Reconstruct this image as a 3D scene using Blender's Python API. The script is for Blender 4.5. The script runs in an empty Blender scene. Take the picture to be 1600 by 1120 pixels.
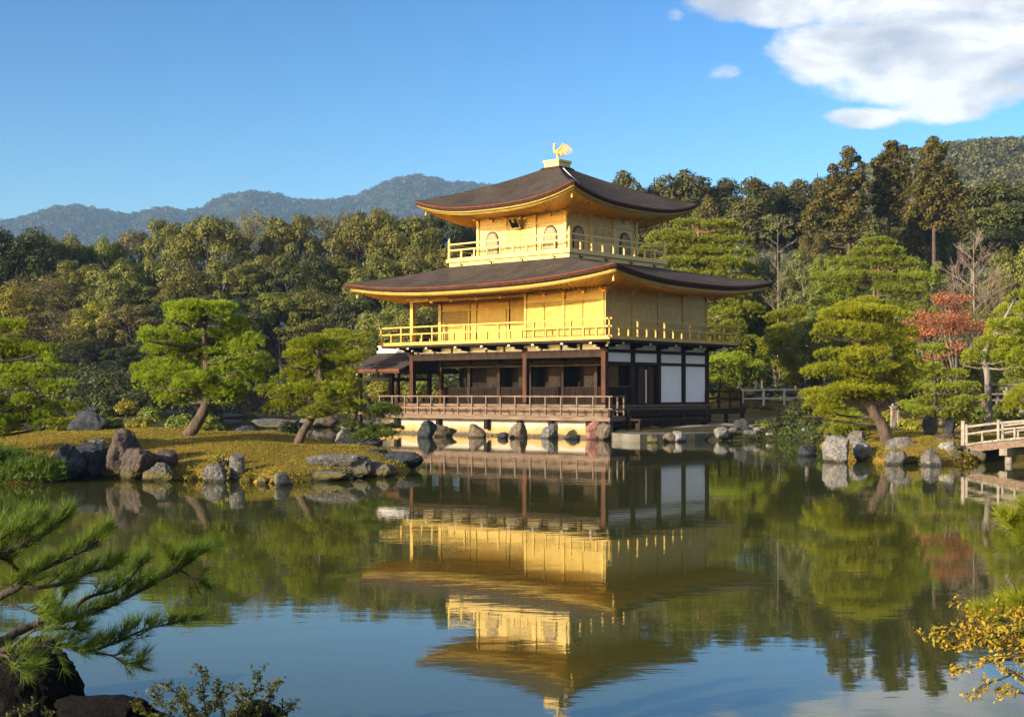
import bpy, math, random
import numpy as np
from mathutils import Vector, noise as mnoise

R = math.radians
SC = bpy.context.scene
COL = SC.collection

# ------------------------------------------------------------------ camera
F = 2100.0            # focal length in photograph pixels (1600 wide)
HC = 2.3              # eye height above the pond
HY = 615.0            # photograph row of the horizon
cam_d = bpy.data.cameras.new('camera')
cam = bpy.data.objects.new('camera', cam_d)
COL.objects.link(cam)
cam.location = (0, 0, HC)
cam.rotation_euler = (R(90), 0, 0)
cam_d.sensor_width = 36.0
cam_d.lens = F / 1600 * 36.0
cam_d.shift_y = (HY - 560) / 1600
cam_d.clip_start = 0.1
cam_d.clip_end = 9000
SC.camera = cam

# ------------------------------------------------------------------ sun, sky, exposure
SUN_EL = 17.0
SUN_TO = Vector((-0.80, -0.60, 0)).normalized()       # horizontal direction towards the sun
sun_d = bpy.data.lights.new('sun', 'SUN')
sun = bpy.data.objects.new('sun', sun_d)
COL.objects.link(sun)
sun_d.energy = 5.0
sun_d.angle = R(0.5)
sun_d.color = (1.0, 0.87, 0.67)
to_sun = Vector((SUN_TO.x * math.cos(R(SUN_EL)), SUN_TO.y * math.cos(R(SUN_EL)), math.sin(R(SUN_EL))))
sun.rotation_euler = to_sun.to_track_quat('Z', 'Y').to_euler()
sun.location = (-60, -20, 60)

SC.view_settings.view_transform = 'Standard'
SC.view_settings.look = 'None'
SC.view_settings.exposure = 1.1
SC.view_settings.gamma = 1.0
SC.cycles.use_denoising = True
SC.cycles.denoising_prefilter = 'NONE'
SC.cycles.max_bounces = 7
SC.cycles.diffuse_bounces = 3
SC.cycles.glossy_bounces = 3
SC.cycles.transmission_bounces = 3
SC.cycles.volume_bounces = 0
SC.cycles.caustics_reflective = False
SC.cycles.caustics_refractive = False


class NT:
    """small node-tree helper"""
    def __init__(self, tree):
        self.t = tree
        self.n = tree.nodes
        self.l = tree.links

    def new(self, kind, **kw):
        nd = self.n.new(kind)
        for k, v in kw.items():
            setattr(nd, k, v)
        return nd

    def put(self, sock, v):
        if hasattr(v, 'is_output'):
            self.l.new(v, sock)
        elif v is not None:
            sock.default_value = v

    def math(self, op, a, b=None, c=None, clamp=False):
        nd = self.new('ShaderNodeMath', operation=op, use_clamp=clamp)
        self.put(nd.inputs[0], a)
        self.put(nd.inputs[1], b)
        self.put(nd.inputs[2], c)
        return nd.outputs[0]

    def noise(self, vec, scale, detail=4, rough=0.55, dist=0.0):
        nd = self.new('ShaderNodeTexNoise')
        if vec is not None:
            self.put(nd.inputs['Vector'], vec)
        nd.inputs['Scale'].default_value = scale
        nd.inputs['Detail'].default_value = detail
        nd.inputs['Roughness'].default_value = rough
        nd.inputs['Distortion'].default_value = dist
        return nd.outputs['Fac']

    def ramp(self, fac, stops):
        nd = self.new('ShaderNodeValToRGB')
        els = nd.color_ramp.elements
        while len(els) < len(stops):
            els.new(0.5)
        for e, (p, c) in zip(els, stops):
            e.position = p
            e.color = (*c, 1) if len(c) == 3 else c
        self.put(nd.inputs[0], fac)
        return nd.outputs[0]

    def mix(self, fac, a, b, blend='MIX'):
        nd = self.new('ShaderNodeMix', data_type='RGBA', blend_type=blend)
        self.put(nd.inputs[0], fac)
        for s, v in ((nd.inputs[6], a), (nd.inputs[7], b)):
            if isinstance(v, tuple) and len(v) == 3:
                v = (*v, 1)
            self.put(s, v)
        return nd.outputs[2]

    def mapping(self, vec, scale):
        nd = self.new('ShaderNodeMapping')
        self.put(nd.inputs['Vector'], vec)
        nd.inputs['Scale'].default_value = scale
        return nd.outputs[0]

    def bump(self, height, strength, dist):
        nd = self.new('ShaderNodeBump')
        self.put(nd.inputs['Height'], height)
        nd.inputs['Strength'].default_value = strength
        nd.inputs['Distance'].default_value = dist
        return nd.outputs[0]


def build_world():
    w = bpy.data.worlds.new('World')
    SC.world = w
    w.use_nodes = True
    g = NT(w.node_tree)
    bg = w.node_tree.nodes['Background']
    sky = g.new('ShaderNodeTexSky', sky_type='NISHITA')
    sky.sun_disc = False
    sky.sun_elevation = R(SUN_EL)
    sky.sun_rotation = math.atan2(SUN_TO.x, SUN_TO.y)
    sky.altitude = 0
    sky.air_density = 1.0
    sky.dust_density = 0.9
    sky.ozone_density = 2.0
    hs = g.new('ShaderNodeHueSaturation')
    hs.inputs['Saturation'].default_value = 1.14
    hs.inputs['Value'].default_value = 0.94
    gm = g.new('ShaderNodeGamma')
    gm.inputs[1].default_value = 1.75
    vs = g.new('ShaderNodeVectorMath', operation='SCALE')
    g.put(vs.inputs[0], sky.outputs[0])
    vs.inputs['Scale'].default_value = 0.22
    g.put(gm.inputs[0], vs.outputs[0])
    v2 = g.new('ShaderNodeVectorMath', operation='SCALE')
    g.put(v2.inputs[0], gm.outputs[0])
    v2.inputs['Scale'].default_value = 1 / 0.22
    g.put(hs.inputs['Color'], v2.outputs[0])
    # cloud bank, laid out by compass bearing and elevation of the sky
    tc = g.new('ShaderNodeTexCoord')
    sp = g.new('ShaderNodeSeparateXYZ')
    g.put(sp.inputs[0], tc.outputs['Generated'])
    yy = g.math('MAXIMUM', sp.outputs[1], 0.05)
    u = g.math('DIVIDE', sp.outputs[0], yy)
    v = g.math('DIVIDE', sp.outputs[2], yy)
    cb = g.new('ShaderNodeCombineXYZ')
    g.put(cb.inputs[0], u)
    g.put(cb.inputs[1], v)
    st = g.mapping(cb.outputs[0], (1.0, 1.7, 1.0))
    n1 = g.noise(st, 17.0, 8, 0.58, 0.3)
    n2 = g.noise(st, 60.0, 6, 0.62, 0.2)
    nn = g.math('ADD', g.math('MULTIPLY', g.math('SUBTRACT', n1, 0.5), 2.6),
                g.math('MULTIPLY', g.math('SUBTRACT', n2, 0.5), 0.6))

    def blob(px, py, rx, ry, tilt=0.0, gain=1.0):
        du = g.math('DIVIDE', g.math('SUBTRACT', u, (px - 800) / F), rx / F)
        vv = g.math('ADD', v, g.math('MULTIPLY', g.math('SUBTRACT', u, (px - 800) / F), tilt))
        dv = g.math('DIVIDE', g.math('SUBTRACT', vv, (HY - py) / F), ry / F)
        d2 = g.math('ADD', g.math('MULTIPLY', du, du), g.math('MULTIPLY', dv, dv))
        return g.math('SUBTRACT', gain, d2)
    f = None
    for b in ((1330, 85, 120, 70), (1440, 70, 150, 85), (1570, 80, 170, 90), (1690, 90, 170, 80), (1390, 135, 120, 34), (1520, 140, 150, 40, -0.10), (1350, 183, 62, 18), (1475, 172, 90, 22, -0.05),
              (1150, 6, 75, 30), (1230, 14, 100, 30), (1330, 10, 130, 40), (1480, -20, 260, 60)):
        k = blob(*b)
        f = k if f is None else g.math('MAXIMUM', f, k)
    small = g.math('MAXIMUM', blob(1132, 114, 46, 20, -0.15, 0.16), blob(1052, 26, 32, 22, 0, 0.06))
    small = g.math('MAXIMUM', small, blob(972, 135, 38, 11, 0, -0.04))
    small = g.math('MAXIMUM', small, blob(815, 135, 30, 18, 0, -0.08))
    f = g.math('MAXIMUM', g.math('MAXIMUM', f, -1.6), small)
    a = g.math('ADD', f, nn)
    mr = g.new('ShaderNodeMapRange', interpolation_type='SMOOTHSTEP')
    g.put(mr.inputs[0], a)
    mr.inputs[1].default_value = -0.22
    mr.inputs[2].default_value = 0.72
    front = g.math('GREATER_THAN', sp.outputs[1], 0.06)
    alpha = g.math('MULTIPLY', g.math('MULTIPLY', mr.outputs[0], front), 0.98)
    n3 = g.noise(g.mapping(cb.outputs[0], (1.0, 1.9, 1.0)), 11.0, 6, 0.55, 0.3)
    ccol = g.ramp(n3, [(0.36, (2.6, 2.85, 3.3)), (0.48, (3.8, 3.9, 4.1)), (0.58, (5.2, 5.15, 5.1))])
    # unseen pale cloud added behind and right of the viewer to brighten shaded faces
    dt = g.new('ShaderNodeVectorMath', operation='DOT_PRODUCT')
    g.put(dt.inputs[0], tc.outputs['Generated'])
    dt.inputs[1].default_value = (0.74, -0.52, 0.42)
    n4 = g.noise(tc.outputs['Generated'], 3.0, 5, 0.55)
    m2 = g.new('ShaderNodeMapRange', interpolation_type='SMOOTHSTEP')
    g.put(m2.inputs[0], g.math('ADD', dt.outputs['Value'], g.math('MULTIPLY', g.math('SUBTRACT', n4, 0.5), 1.1)))
    m2.inputs[1].default_value = 0.30
    m2.inputs[2].default_value = 0.55
    rest = g.mix(g.math('MULTIPLY', m2.outputs[0], 0.9), hs.outputs[0], (2.2, 2.45, 3.0))
    g.put(bg.inputs['Color'], g.mix(alpha, rest, ccol))
    bg.inputs['Strength'].default_value = 0.105


build_world()


# ------------------------------------------------------------------ helpers
def P(px, py, D):
    """a point at ground distance D that the photograph shows at px, py"""
    return Vector(((px - 800) / F * D, D, HC + (HY - py) / F * D))


def W(px, D):
    return ((px - 800) / F * D, D)


def meta(o, label=None, cat=None, group=None, kind=None):
    if label:
        o['label'] = label
    if cat:
        o['category'] = cat
    if group:
        o['group'] = group
    if kind:
        o['kind'] = kind
    return o


def empty(name, loc, rz=0.0, label=None, cat=None, group=None):
    o = bpy.data.objects.new(name, None)
    COL.objects.link(o)
    o.location = loc
    o.rotation_euler = (0, 0, rz)
    o.empty_display_size = 0.3
    return meta(o, label, cat, group)


def np_mesh(name, V, FA, smooth=False):
    V = np.ascontiguousarray(V, dtype=np.float32)
    FA = np.ascontiguousarray(FA, dtype=np.int32)
    me = bpy.data.meshes.new(name)
    m, k = FA.shape
    me.vertices.add(len(V))
    me.vertices.foreach_set('co', V.ravel())
    me.loops.add(m * k)
    me.loops.foreach_set('vertex_index', FA.ravel())
    me.polygons.add(m)
    me.polygons.foreach_set('loop_start', np.arange(0, m * k, k, dtype=np.int32))
    if smooth:
        me.polygons.foreach_set('use_smooth', np.ones(m, dtype=bool))
    me.update(calc_edges=True)
    return me


def link(name, me, mat=None, parent=None):
    o = bpy.data.objects.new(name, me)
    COL.objects.link(o)
    if mat is not None and not me.materials:
        me.materials.append(mat)
    if parent is not None:
        o.parent = parent
    return o


class MB:
    """collects simple shapes and links them as one mesh object"""
    def __init__(self):
        self.v = []
        self.f = []

    def add(self, vs, fs):
        b = len(self.v)
        self.v += [tuple(p) for p in vs]
        self.f += [tuple(i + b for i in q) for q in fs]
        return self

    def box(self, x0, x1, y0, y1, z0, z1):
        return self.add([(x0, y0, z0), (x1, y0, z0), (x1, y1, z0), (x0, y1, z0), (x0, y0, z1), (x1, y0, z1), (x1, y1, z1), (x0, y1, z1)],
                        [(3, 2, 1, 0), (4, 5, 6, 7), (0, 1, 5, 4), (1, 2, 6, 5), (2, 3, 7, 6), (3, 0, 4, 7)])

    def bar(self, a, b, w, h):
        """square bar from a to b, w wide, h high"""
        a, b = Vector(a), Vector(b)
        d = (b - a).normalized()
        s = d.cross(Vector((0, 0, 1)))
        s = Vector((1, 0, 0)) if s.length < 1e-4 else s.normalized()
        up = s.cross(d).normalized()
        vs = []
        for p in (a, b):
            for i, j in ((-1, -1), (1, -1), (1, 1), (-1, 1)):
                vs.append(p + s * (i * w / 2) + up * (j * h / 2))
        return self.add(vs, [(3, 2, 1, 0), (4, 5, 6, 7), (0, 1, 5, 4), (1, 2, 6, 5), (2, 3, 7, 6), (3, 0, 4, 7)])

    def tube(self, pts, rad, n=8, cap=True):
        pts = [Vector(p) for p in pts]
        if not hasattr(rad, '__len__'):
            rad = [rad] * len(pts)
        base = len(self.v)
        ref = Vector((0.31, 0.95, 0.05)).normalized()
        for i, p in enumerate(pts):
            d = (pts[min(i + 1, len(pts) - 1)] - pts[max(i - 1, 0)])
            d = d.normalized() if d.length > 1e-6 else Vector((0, 0, 1))
            s = d.cross(ref)
            if s.length < 0.05:
                s = d.cross(Vector((1, 0, 0)))
            s.normalize()
            q = d.cross(s)
            for k in range(n):
                an = 2 * math.pi * k / n
                self.v.append(tuple(p + (s * math.cos(an) + q * math.sin(an)) * rad[i]))
        for i in range(len(pts) - 1):
            for k in range(n):
                a = base + i * n + k
                b = base + i * n + (k + 1) % n
                self.f.append((a, b, b + n, a + n))
        if cap:
            self.f.append(tuple(base + k for k in reversed(range(n))))
            self.f.append(tuple(base + (len(pts) - 1) * n + k for k in range(n)))
        return self

    def prism(self, poly, fn, d0, d1):
        """extrude a 2-D outline; fn(u, z, d) gives the point"""
        n = len(poly)
        vs = [fn(u, z, d0) for u, z in poly] + [fn(u, z, d1) for u, z in poly]
        fs = [tuple(reversed(range(n))), tuple(range(n, 2 * n))]
        fs += [(i, (i + 1) % n, n + (i + 1) % n, n + i) for i in range(n)]
        return self.add(vs, fs)

    def mesh(self, name, smooth=False):
        me = bpy.data.meshes.new(name)
        me.from_pydata(self.v, [], self.f)
        if smooth:
            me.polygons.foreach_set('use_smooth', np.ones(len(me.polygons), dtype=bool))
        me.update()
        return me

    def build(self, name, mat, parent=None, smooth=False):
        return link(name, self.mesh(name, smooth), mat, parent)


# ------------------------------------------------------------------ materials
MATS = {}


def base_mat(name):
    m = bpy.data.materials.new(name)
    m.use_nodes = True
    MATS[name] = m
    g = NT(m.node_tree)
    b = m.node_tree.nodes['Principled BSDF']
    return m, g, b


def solid(name, c1, c2=None, scale=3.0, rough=0.6, metal=0.0, stretch=(1, 1, 1), bump=0.0, bscale=20.0, bdist=0.01, spec=0.12, lo=0.35, hi=0.65):
    m, g, b = base_mat(name)
    tc = g.new('ShaderNodeTexCoord')
    vec = g.mapping(tc.outputs['Object'], stretch)
    c2 = c2 or tuple(x * 0.75 for x in c1)
    n = g.noise(vec, scale, 6, 0.6)
    g.put(b.inputs['Base Color'], g.ramp(n, [(lo, c2), (hi, c1)]))
    b.inputs['Roughness'].default_value = rough
    b.inputs['Metallic'].default_value = metal
    b.inputs['Specular IOR Level'].default_value = spec
    if bump:
        g.put(b.inputs['Normal'], g.bump(g.noise(vec, bscale, 5, 0.6), bump, bdist))
    return m


def leaf_mat(name, c1, c2, trans=0.35, tcol=None, rough=0.6, vary=0.35, clump=0.8):
    """two greens mixed leaf by leaf and clump by clump, with light shining through"""
    m = bpy.data.materials.new(name)
    m.use_nodes = True
    MATS[name] = m
    g = NT(m.node_tree)
    b = m.node_tree.nodes['Principled BSDF']
    geo = g.new('ShaderNodeNewGeometry')
    oi = g.new('ShaderNodeObjectInfo')
    tc = g.new('ShaderNodeTexCoord')
    big = g.noise(tc.outputs['Object'], clump, 2, 0.5)
    f = g.math('ADD', g.math('MULTIPLY', geo.outputs['Random Per Island'], 0.5), g.math('MULTIPLY', g.math('SUBTRACT', big, 0.28), 1.1), clamp=True)
    col = g.mix(f, c2, c1)
    hs = g.new('ShaderNodeHueSaturation')
    g.put(hs.inputs['Color'], col)
    g.put(hs.inputs['Hue'], g.math('ADD', g.math('MULTIPLY', g.math('SUBTRACT', oi.outputs['Random'], 0.5), 0.03), 0.5))
    g.put(hs.inputs['Value'], g.math('ADD', g.math('MULTIPLY', g.math('SUBTRACT', oi.outputs['Random'], 0.5), vary), 1.0))
    g.put(b.inputs['Base Color'], hs.outputs[0])
    b.inputs['Roughness'].default_value = rough
    b.inputs['Specular IOR Level'].default_value = 0.25
    tr = g.new('ShaderNodeBsdfTranslucent')
    g.put(tr.inputs['Color'], g.mix(0.45, hs.outputs[0], tcol or tuple(min(1, x * 1.5) for x in c1)))
    mx = g.new('ShaderNodeMixShader')
    mx.inputs[0].default_value = trans
    g.l.new(b.outputs[0], mx.inputs[1])
    g.l.new(tr.outputs[0], mx.inputs[2])
    g.l.new(mx.outputs[0], m.node_tree.nodes['Material Output'].inputs['Surface'])
    return m


def rock_mat(name, c1, c2, lichen=(0.42, 0.40, 0.36), lich=0.56, moss=None):
    m, g, b = base_mat(name)
    tc = g.new('ShaderNodeTexCoord')
    ob = tc.outputs['Object']
    n1 = g.noise(ob, 3.6, 8, 0.68, 0.3)
    n2 = g.noise(ob, 17.0, 6, 0.7)
    n3 = g.noise(ob, 46.0, 4, 0.7)
    col = g.ramp(n1, [(0.32, c2), (0.66, c1)])
    lm = g.ramp(g.math('ADD', g.math('MULTIPLY', n2, 0.7), g.math('MULTIPLY', n3, 0.3)), [(lich - 0.04, (0, 0, 0)), (lich + 0.05, (1, 1, 1))])
    col = g.mix(lm, col, lichen)
    col = g.mix(g.ramp(n3, [(0.32, (1, 1, 1)), (0.46, (0, 0, 0))]), col, tuple(x * 0.35 for x in c2))
    if moss:
        geo = g.new('ShaderNodeNewGeometry')
        sp = g.new('ShaderNodeSeparateXYZ')
        g.put(sp.inputs[0], geo.outputs['Position'])
        mm = g.math('ADD', g.math('MULTIPLY', sp.outputs[2], -1.6), g.math('MULTIPLY', n2, 2.4))
        col = g.mix(g.ramp(mm, [(0.72, (0, 0, 0)), (0.95, (0.8, 0.8, 0.8))]), col, moss)
    # wet, darker tide line just over the water
    gw = g.new('ShaderNodeNewGeometry')
    sw = g.new('ShaderNodeSeparateXYZ')
    g.put(sw.inputs[0], gw.outputs['Position'])
    wet = g.ramp(g.math('ADD', sw.outputs[2], g.math('MULTIPLY', g.math('SUBTRACT', n2, 0.5), 0.16)), [(0.05, (1, 1, 1)), (0.13, (0, 0, 0))])
    col = g.mix(g.math('MULTIPLY', wet, 0.8), col, tuple(x * 0.4 for x in c2))
    g.put(b.inputs['Base Color'], col)
    b.inputs['Roughness'].default_value = 0.9
    b.inputs['Specular IOR Level'].default_value = 0.15
    h = g.math('ADD', g.math('MULTIPLY', n2, 0.6), g.math('MULTIPLY', n3, 0.4))
    g.put(b.inputs['Normal'], g.bump(h, 1.0, 0.12))
    return m


def bark_mat(name, c1, c2, scale=7.0):
    m, g, b = base_mat(name)
    tc = g.new('ShaderNodeTexCoord')
    vec = g.mapping(tc.outputs['Object'], (1, 1, 0.3))
    n = g.noise(vec, scale, 6, 0.65)
    g.put(b.inputs['Base Color'], g.ramp(n, [(0.35, c2), (0.62, c1)]))
    b.inputs['Roughness'].default_value = 0.9
    g.put(b.inputs['Normal'], g.bump(g.noise(vec, scale * 2, 5, 0.6), 1.0, 0.05))
    return m


def gold_mat(name, c1, c2, metal, rough, lines=None):
    m, g, b = base_mat(name)
    tc = g.new('ShaderNodeTexCoord')
    ob = tc.outputs['Object']
    n = g.noise(ob, 1.1, 5, 0.6)
    n2 = g.noise(ob, 9.0, 5, 0.65)
    f = g.math('ADD', g.math('MULTIPLY', n, 0.6), g.math('MULTIPLY', n2, 0.4))
    col = g.ramp(f, [(0.38, c2), (0.60, c1)])
    sq = g.new('ShaderNodeVectorMath', operation='SNAP')
    g.put(sq.inputs[0], ob)
    sq.inputs[1].default_value = (0.21, 0.21, 0.21)
    wn = g.new('ShaderNodeTexWhiteNoise', noise_dimensions='3D')
    g.put(wn.inputs['Vector'], sq.outputs[0])
    hv = g.new('ShaderNodeHueSaturation')
    g.put(hv.inputs['Color'], col)
    g.put(hv.inputs['Value'], g.math('ADD', g.math('MULTIPLY', wn.outputs['Value'], 0.16), 0.92))
    col = hv.outputs[0]
    g.put(b.inputs['Base Color'], col)
    b.inputs['Metallic'].default_value = metal
    g.put(b.inputs['Roughness'], g.math('ADD', g.math('MULTIPLY', n2, 0.25), rough - 0.12))
    h = g.math('MULTIPLY', n2, 0.3)
    if lines:
        wv = g.new('ShaderNodeTexWave', wave_type='BANDS', bands_direction='Z')
        g.put(wv.inputs['Vector'], ob)
        wv.inputs['Scale'].default_value = lines
        wv.inputs['Distortion'].default_value = 0.0
        h = g.math('ADD', h, g.math('MULTIPLY', wv.outputs['Fac'], 1.0))
    g.put(b.inputs['Normal'], g.bump(h, 0.35, 0.02))
    return m


GOLD = gold_mat('gold_leaf', (0.455, 0.322, 0.078), (0.385, 0.260, 0.050), 0.22, 0.40)
GOLD_LINES = gold_mat('gold_leaf_slatted', (0.455, 0.322, 0.078), (0.385, 0.260, 0.050), 0.22, 0.40, 7.5)
GOLD_PALE = gold_mat('pale_gold_leaf', (0.61, 0.46, 0.165), (0.54, 0.39, 0.12), 0.22, 0.40)
GOLD_DEEP = gold_mat('deep_gold_leaf', (0.82, 0.50, 0.05), (0.72, 0.40, 0.03), 0.45, 0.45)
DARK_WOOD = solid('dark_wood', (0.034, 0.020, 0.013), (0.015, 0.009, 0.006), 4, 0.65, stretch=(1, 1, 0.25), bump=0.3, bscale=12)
RED_WOOD = solid('red_brown_wood', (0.085, 0.033, 0.016), (0.040, 0.016, 0.009), 4, 0.6, stretch=(1, 1, 0.2), bump=0.3, bscale=14)
GREY_WOOD = solid('weathered_deck_wood', (0.20, 0.145, 0.105), (0.09, 0.062, 0.046), 2.2, 0.75, stretch=(6, 0.5, 4), bump=0.3, bscale=8)
PALE_WOOD = solid('bleached_grey_wood', (0.29, 0.255, 0.21), (0.14, 0.12, 0.10), 5, 0.8, stretch=(1, 1, 1), bump=0.4, bscale=16)
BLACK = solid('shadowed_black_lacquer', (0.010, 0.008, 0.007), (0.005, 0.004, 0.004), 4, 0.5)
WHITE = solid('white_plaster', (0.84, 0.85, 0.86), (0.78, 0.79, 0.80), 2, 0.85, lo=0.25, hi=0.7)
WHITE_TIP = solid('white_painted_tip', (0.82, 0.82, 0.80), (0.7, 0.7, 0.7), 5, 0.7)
PANEL_TAN = solid('shade_toned_gold_panel', (0.024, 0.014, 0.006), (0.014, 0.009, 0.004), 1.4, 0.6)  # porch shade put into the colour of the gold-brown panels
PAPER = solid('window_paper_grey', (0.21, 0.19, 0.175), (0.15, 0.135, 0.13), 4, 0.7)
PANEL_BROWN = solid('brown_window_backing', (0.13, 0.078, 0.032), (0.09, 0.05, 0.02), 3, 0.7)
SHADE_WOOD = solid('shade_toned_wood', (0.020, 0.011, 0.008), (0.009, 0.0055, 0.004), 4, 0.75, stretch=(1, 1, 0.25))  # darker copy of the wainscot wood, with the recess shade in its colour
PLASTER_DIM = solid('shade_toned_plaster', (0.045, 0.041, 0.035), (0.03, 0.027, 0.023), 2, 0.85)  # white transom plaster with the shade of the recess put into its colour
TILE = solid('ridge_tile_grey', (0.50, 0.49, 0.48), (0.34, 0.33, 0.33), 6, 0.6, bump=0.3)
BARK_PINE = bark_mat('pine_bark', (0.095, 0.064, 0.044), (0.026, 0.018, 0.014))
BARK_RED = bark_mat('red_pine_bark', (0.25, 0.12, 0.07), (0.08, 0.04, 0.025))
BARK_GREY = bark_mat('grey_bark', (0.22, 0.19, 0.155), (0.08, 0.065, 0.05), 4)
BARK_DARK = bark_mat('dark_bark', (0.045, 0.034, 0.026), (0.016, 0.012, 0.010), 5)
BARK_PALE = bark_mat('pale_bare_twig', (0.27, 0.205, 0.165), (0.15, 0.11, 0.085), 5)
L_PINE = leaf_mat('pine_needles_bright', (0.36, 0.42, 0.017), (0.075, 0.125, 0.01), 0.34, (0.30, 0.40, 0.01), clump=1.2)
L_PINE_Y = leaf_mat('pine_needles_yellow_green', (0.385, 0.415, 0.018), (0.095, 0.135, 0.01), 0.34, (0.42, 0.42, 0.01), clump=1.2)
L_PINE_D = leaf_mat('pine_needles_deep', (0.125, 0.185, 0.016), (0.036, 0.07, 0.01), 0.30, (0.17, 0.26, 0.01), clump=1.2)
L_PINE_M = leaf_mat('pine_needles_mid_green', (0.300, 0.310, 0.020), (0.095, 0.120, 0.013), 0.32, (0.32, 0.38, 0.02), clump=1.0)
L_PINE_F = leaf_mat('pine_needles_near', (0.135, 0.19, 0.017), (0.038, 0.072, 0.011), 0.38, (0.26, 0.33, 0.012), clump=1.6)
L_OLIVE = leaf_mat('leaves_olive', (0.205, 0.2, 0.034), (0.06, 0.074, 0.017), 0.28, clump=0.5)
L_BROWN = leaf_mat('leaves_brown_olive', (0.205, 0.17, 0.055), (0.078, 0.072, 0.024), 0.25, clump=0.5)
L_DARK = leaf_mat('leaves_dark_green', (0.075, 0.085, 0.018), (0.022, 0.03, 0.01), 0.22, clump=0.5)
L_YELLOW = leaf_mat('leaves_yellow_green', (0.32, 0.29, 0.025), (0.13, 0.14, 0.017), 0.32, clump=0.5)
L_GREEN = leaf_mat('leaves_mid_green', (0.21, 0.235, 0.03), (0.07, 0.093, 0.016), 0.28, clump=0.5)
L_BRONZE = leaf_mat('leaves_bronze', (0.14, 0.12, 0.022), (0.04, 0.041, 0.012), 0.24, clump=0.4)
L_CONIFER = leaf_mat('conifer_sprays', (0.115, 0.115, 0.028), (0.032, 0.038, 0.013), 0.2, clump=0.5)
L_GREYGREEN = leaf_mat('leaves_soft_grey_green', (0.170, 0.180, 0.055), (0.080, 0.095, 0.030), 0.28, clump=0.5)
L_RED = leaf_mat('maple_leaves_red', (0.46, 0.165, 0.095), (0.22, 0.1, 0.045), 0.35, (0.6, 0.14, 0.06), clump=0.8)
L_ORANGE = leaf_mat('leaves_orange_yellow', (0.5, 0.3, 0.035), (0.2, 0.2, 0.02), 0.40, (0.7, 0.45, 0.03), clump=6.0)
L_BUSH = leaf_mat('bush_leaves_near', (0.120, 0.120, 0.020), (0.040, 0.048, 0.012), 0.3, clump=3.0)
L_MOSS = leaf_mat('moss_tufts', (0.260, 0.200, 0.018), (0.120, 0.105, 0.012), 0.25, clump=2.0)
L_HILL = leaf_mat('hill_canopy', (0.046, 0.058, 0.026), (0.026, 0.036, 0.018), 0.1, clump=0.01)
L_HILL_R = leaf_mat('hill_canopy_autumn', (0.12, 0.118, 0.04), (0.062, 0.07, 0.024), 0.1, clump=0.012)

ROCK_GREY = rock_mat('rock_grey_lichened', (0.20, 0.19, 0.175), (0.065, 0.062, 0.062), (0.38, 0.36, 0.32), 0.56)
ROCK_MOSS = rock_mat('rock_grey_mossy', (0.19, 0.175, 0.16), (0.062, 0.058, 0.057), (0.36, 0.34, 0.30), 0.56, (0.16, 0.13, 0.015))
ROCK_PINK = rock_mat('rock_purplish', (0.150, 0.116, 0.104), (0.050, 0.038, 0.035), (0.32, 0.26, 0.22), 0.59, (0.16, 0.14, 0.03))
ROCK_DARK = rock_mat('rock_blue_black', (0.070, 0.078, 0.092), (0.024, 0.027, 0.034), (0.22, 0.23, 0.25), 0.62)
ROCK_TAN = rock_mat('rock_tan', (0.235, 0.18, 0.13), (0.09, 0.068, 0.05), (0.40, 0.33, 0.25), 0.57)
ROCK_RED = rock_mat('rock_red', (0.40, 0.20, 0.15), (0.22, 0.10, 0.08), (0.50, 0.33, 0.27), 0.60)
ROCK_WHITE = rock_mat('rock_pale', (0.29, 0.275, 0.25), (0.095, 0.092, 0.088), (0.44, 0.42, 0.38), 0.54)
ROCK_BLACK = rock_mat('rock_near_black', (0.0075, 0.006, 0.005), (0.003, 0.0026, 0.0022), (0.018, 0.015, 0.011), 0.62)  # shade over the near shore is put into this rock colour


def thatch_mat(name, c1, c2):
    m, g, b = base_mat(name)
    tc = g.new('ShaderNodeTexCoord')
    ob = tc.outputs['Object']
    n1 = g.noise(ob, 0.8, 5, 0.6)
    n2 = g.noise(g.mapping(ob, (9, 9, 26)), 1.0, 5, 0.7)
    wv = g.new('ShaderNodeTexWave', wave_type='BANDS', bands_direction='Z')
    g.put(wv.inputs['Vector'], ob)
    wv.inputs['Scale'].default_value = 2.2
    wv.inputs['Distortion'].default_value = 1.6
    wv.inputs['Detail'].default_value = 3
    f = g.math('ADD', g.math('MULTIPLY', n1, 0.30), g.math('ADD', g.math('MULTIPLY', n2, 0.58), g.math('MULTIPLY', wv.outputs['Fac'], 0.12)))
    g.put(b.inputs['Base Color'], g.ramp(f, [(0.41, c2), (0.57, c1)]))
    b.inputs['Roughness'].default_value = 0.9
    b.inputs['Specular IOR Level'].default_value = 0.15
    h = g.math('ADD', g.math('MULTIPLY', n2, 0.8), g.math('MULTIPLY', wv.outputs['Fac'], 0.5))
    g.put(b.inputs['Normal'], g.bump(h, 0.7, 0.05))
    return m


THATCH = thatch_mat('bark_shingle_roof', (0.074, 0.058, 0.048), (0.022, 0.018, 0.0155))
THATCH_EDGE = solid('roof_edge_dark', (0.075, 0.040, 0.028), (0.030, 0.018, 0.014), 5, 0.8)
TRIM_RED = solid('roof_edge_trim_red_brown', (0.15, 0.048, 0.022), (0.085, 0.028, 0.015), 5, 0.6)


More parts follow.
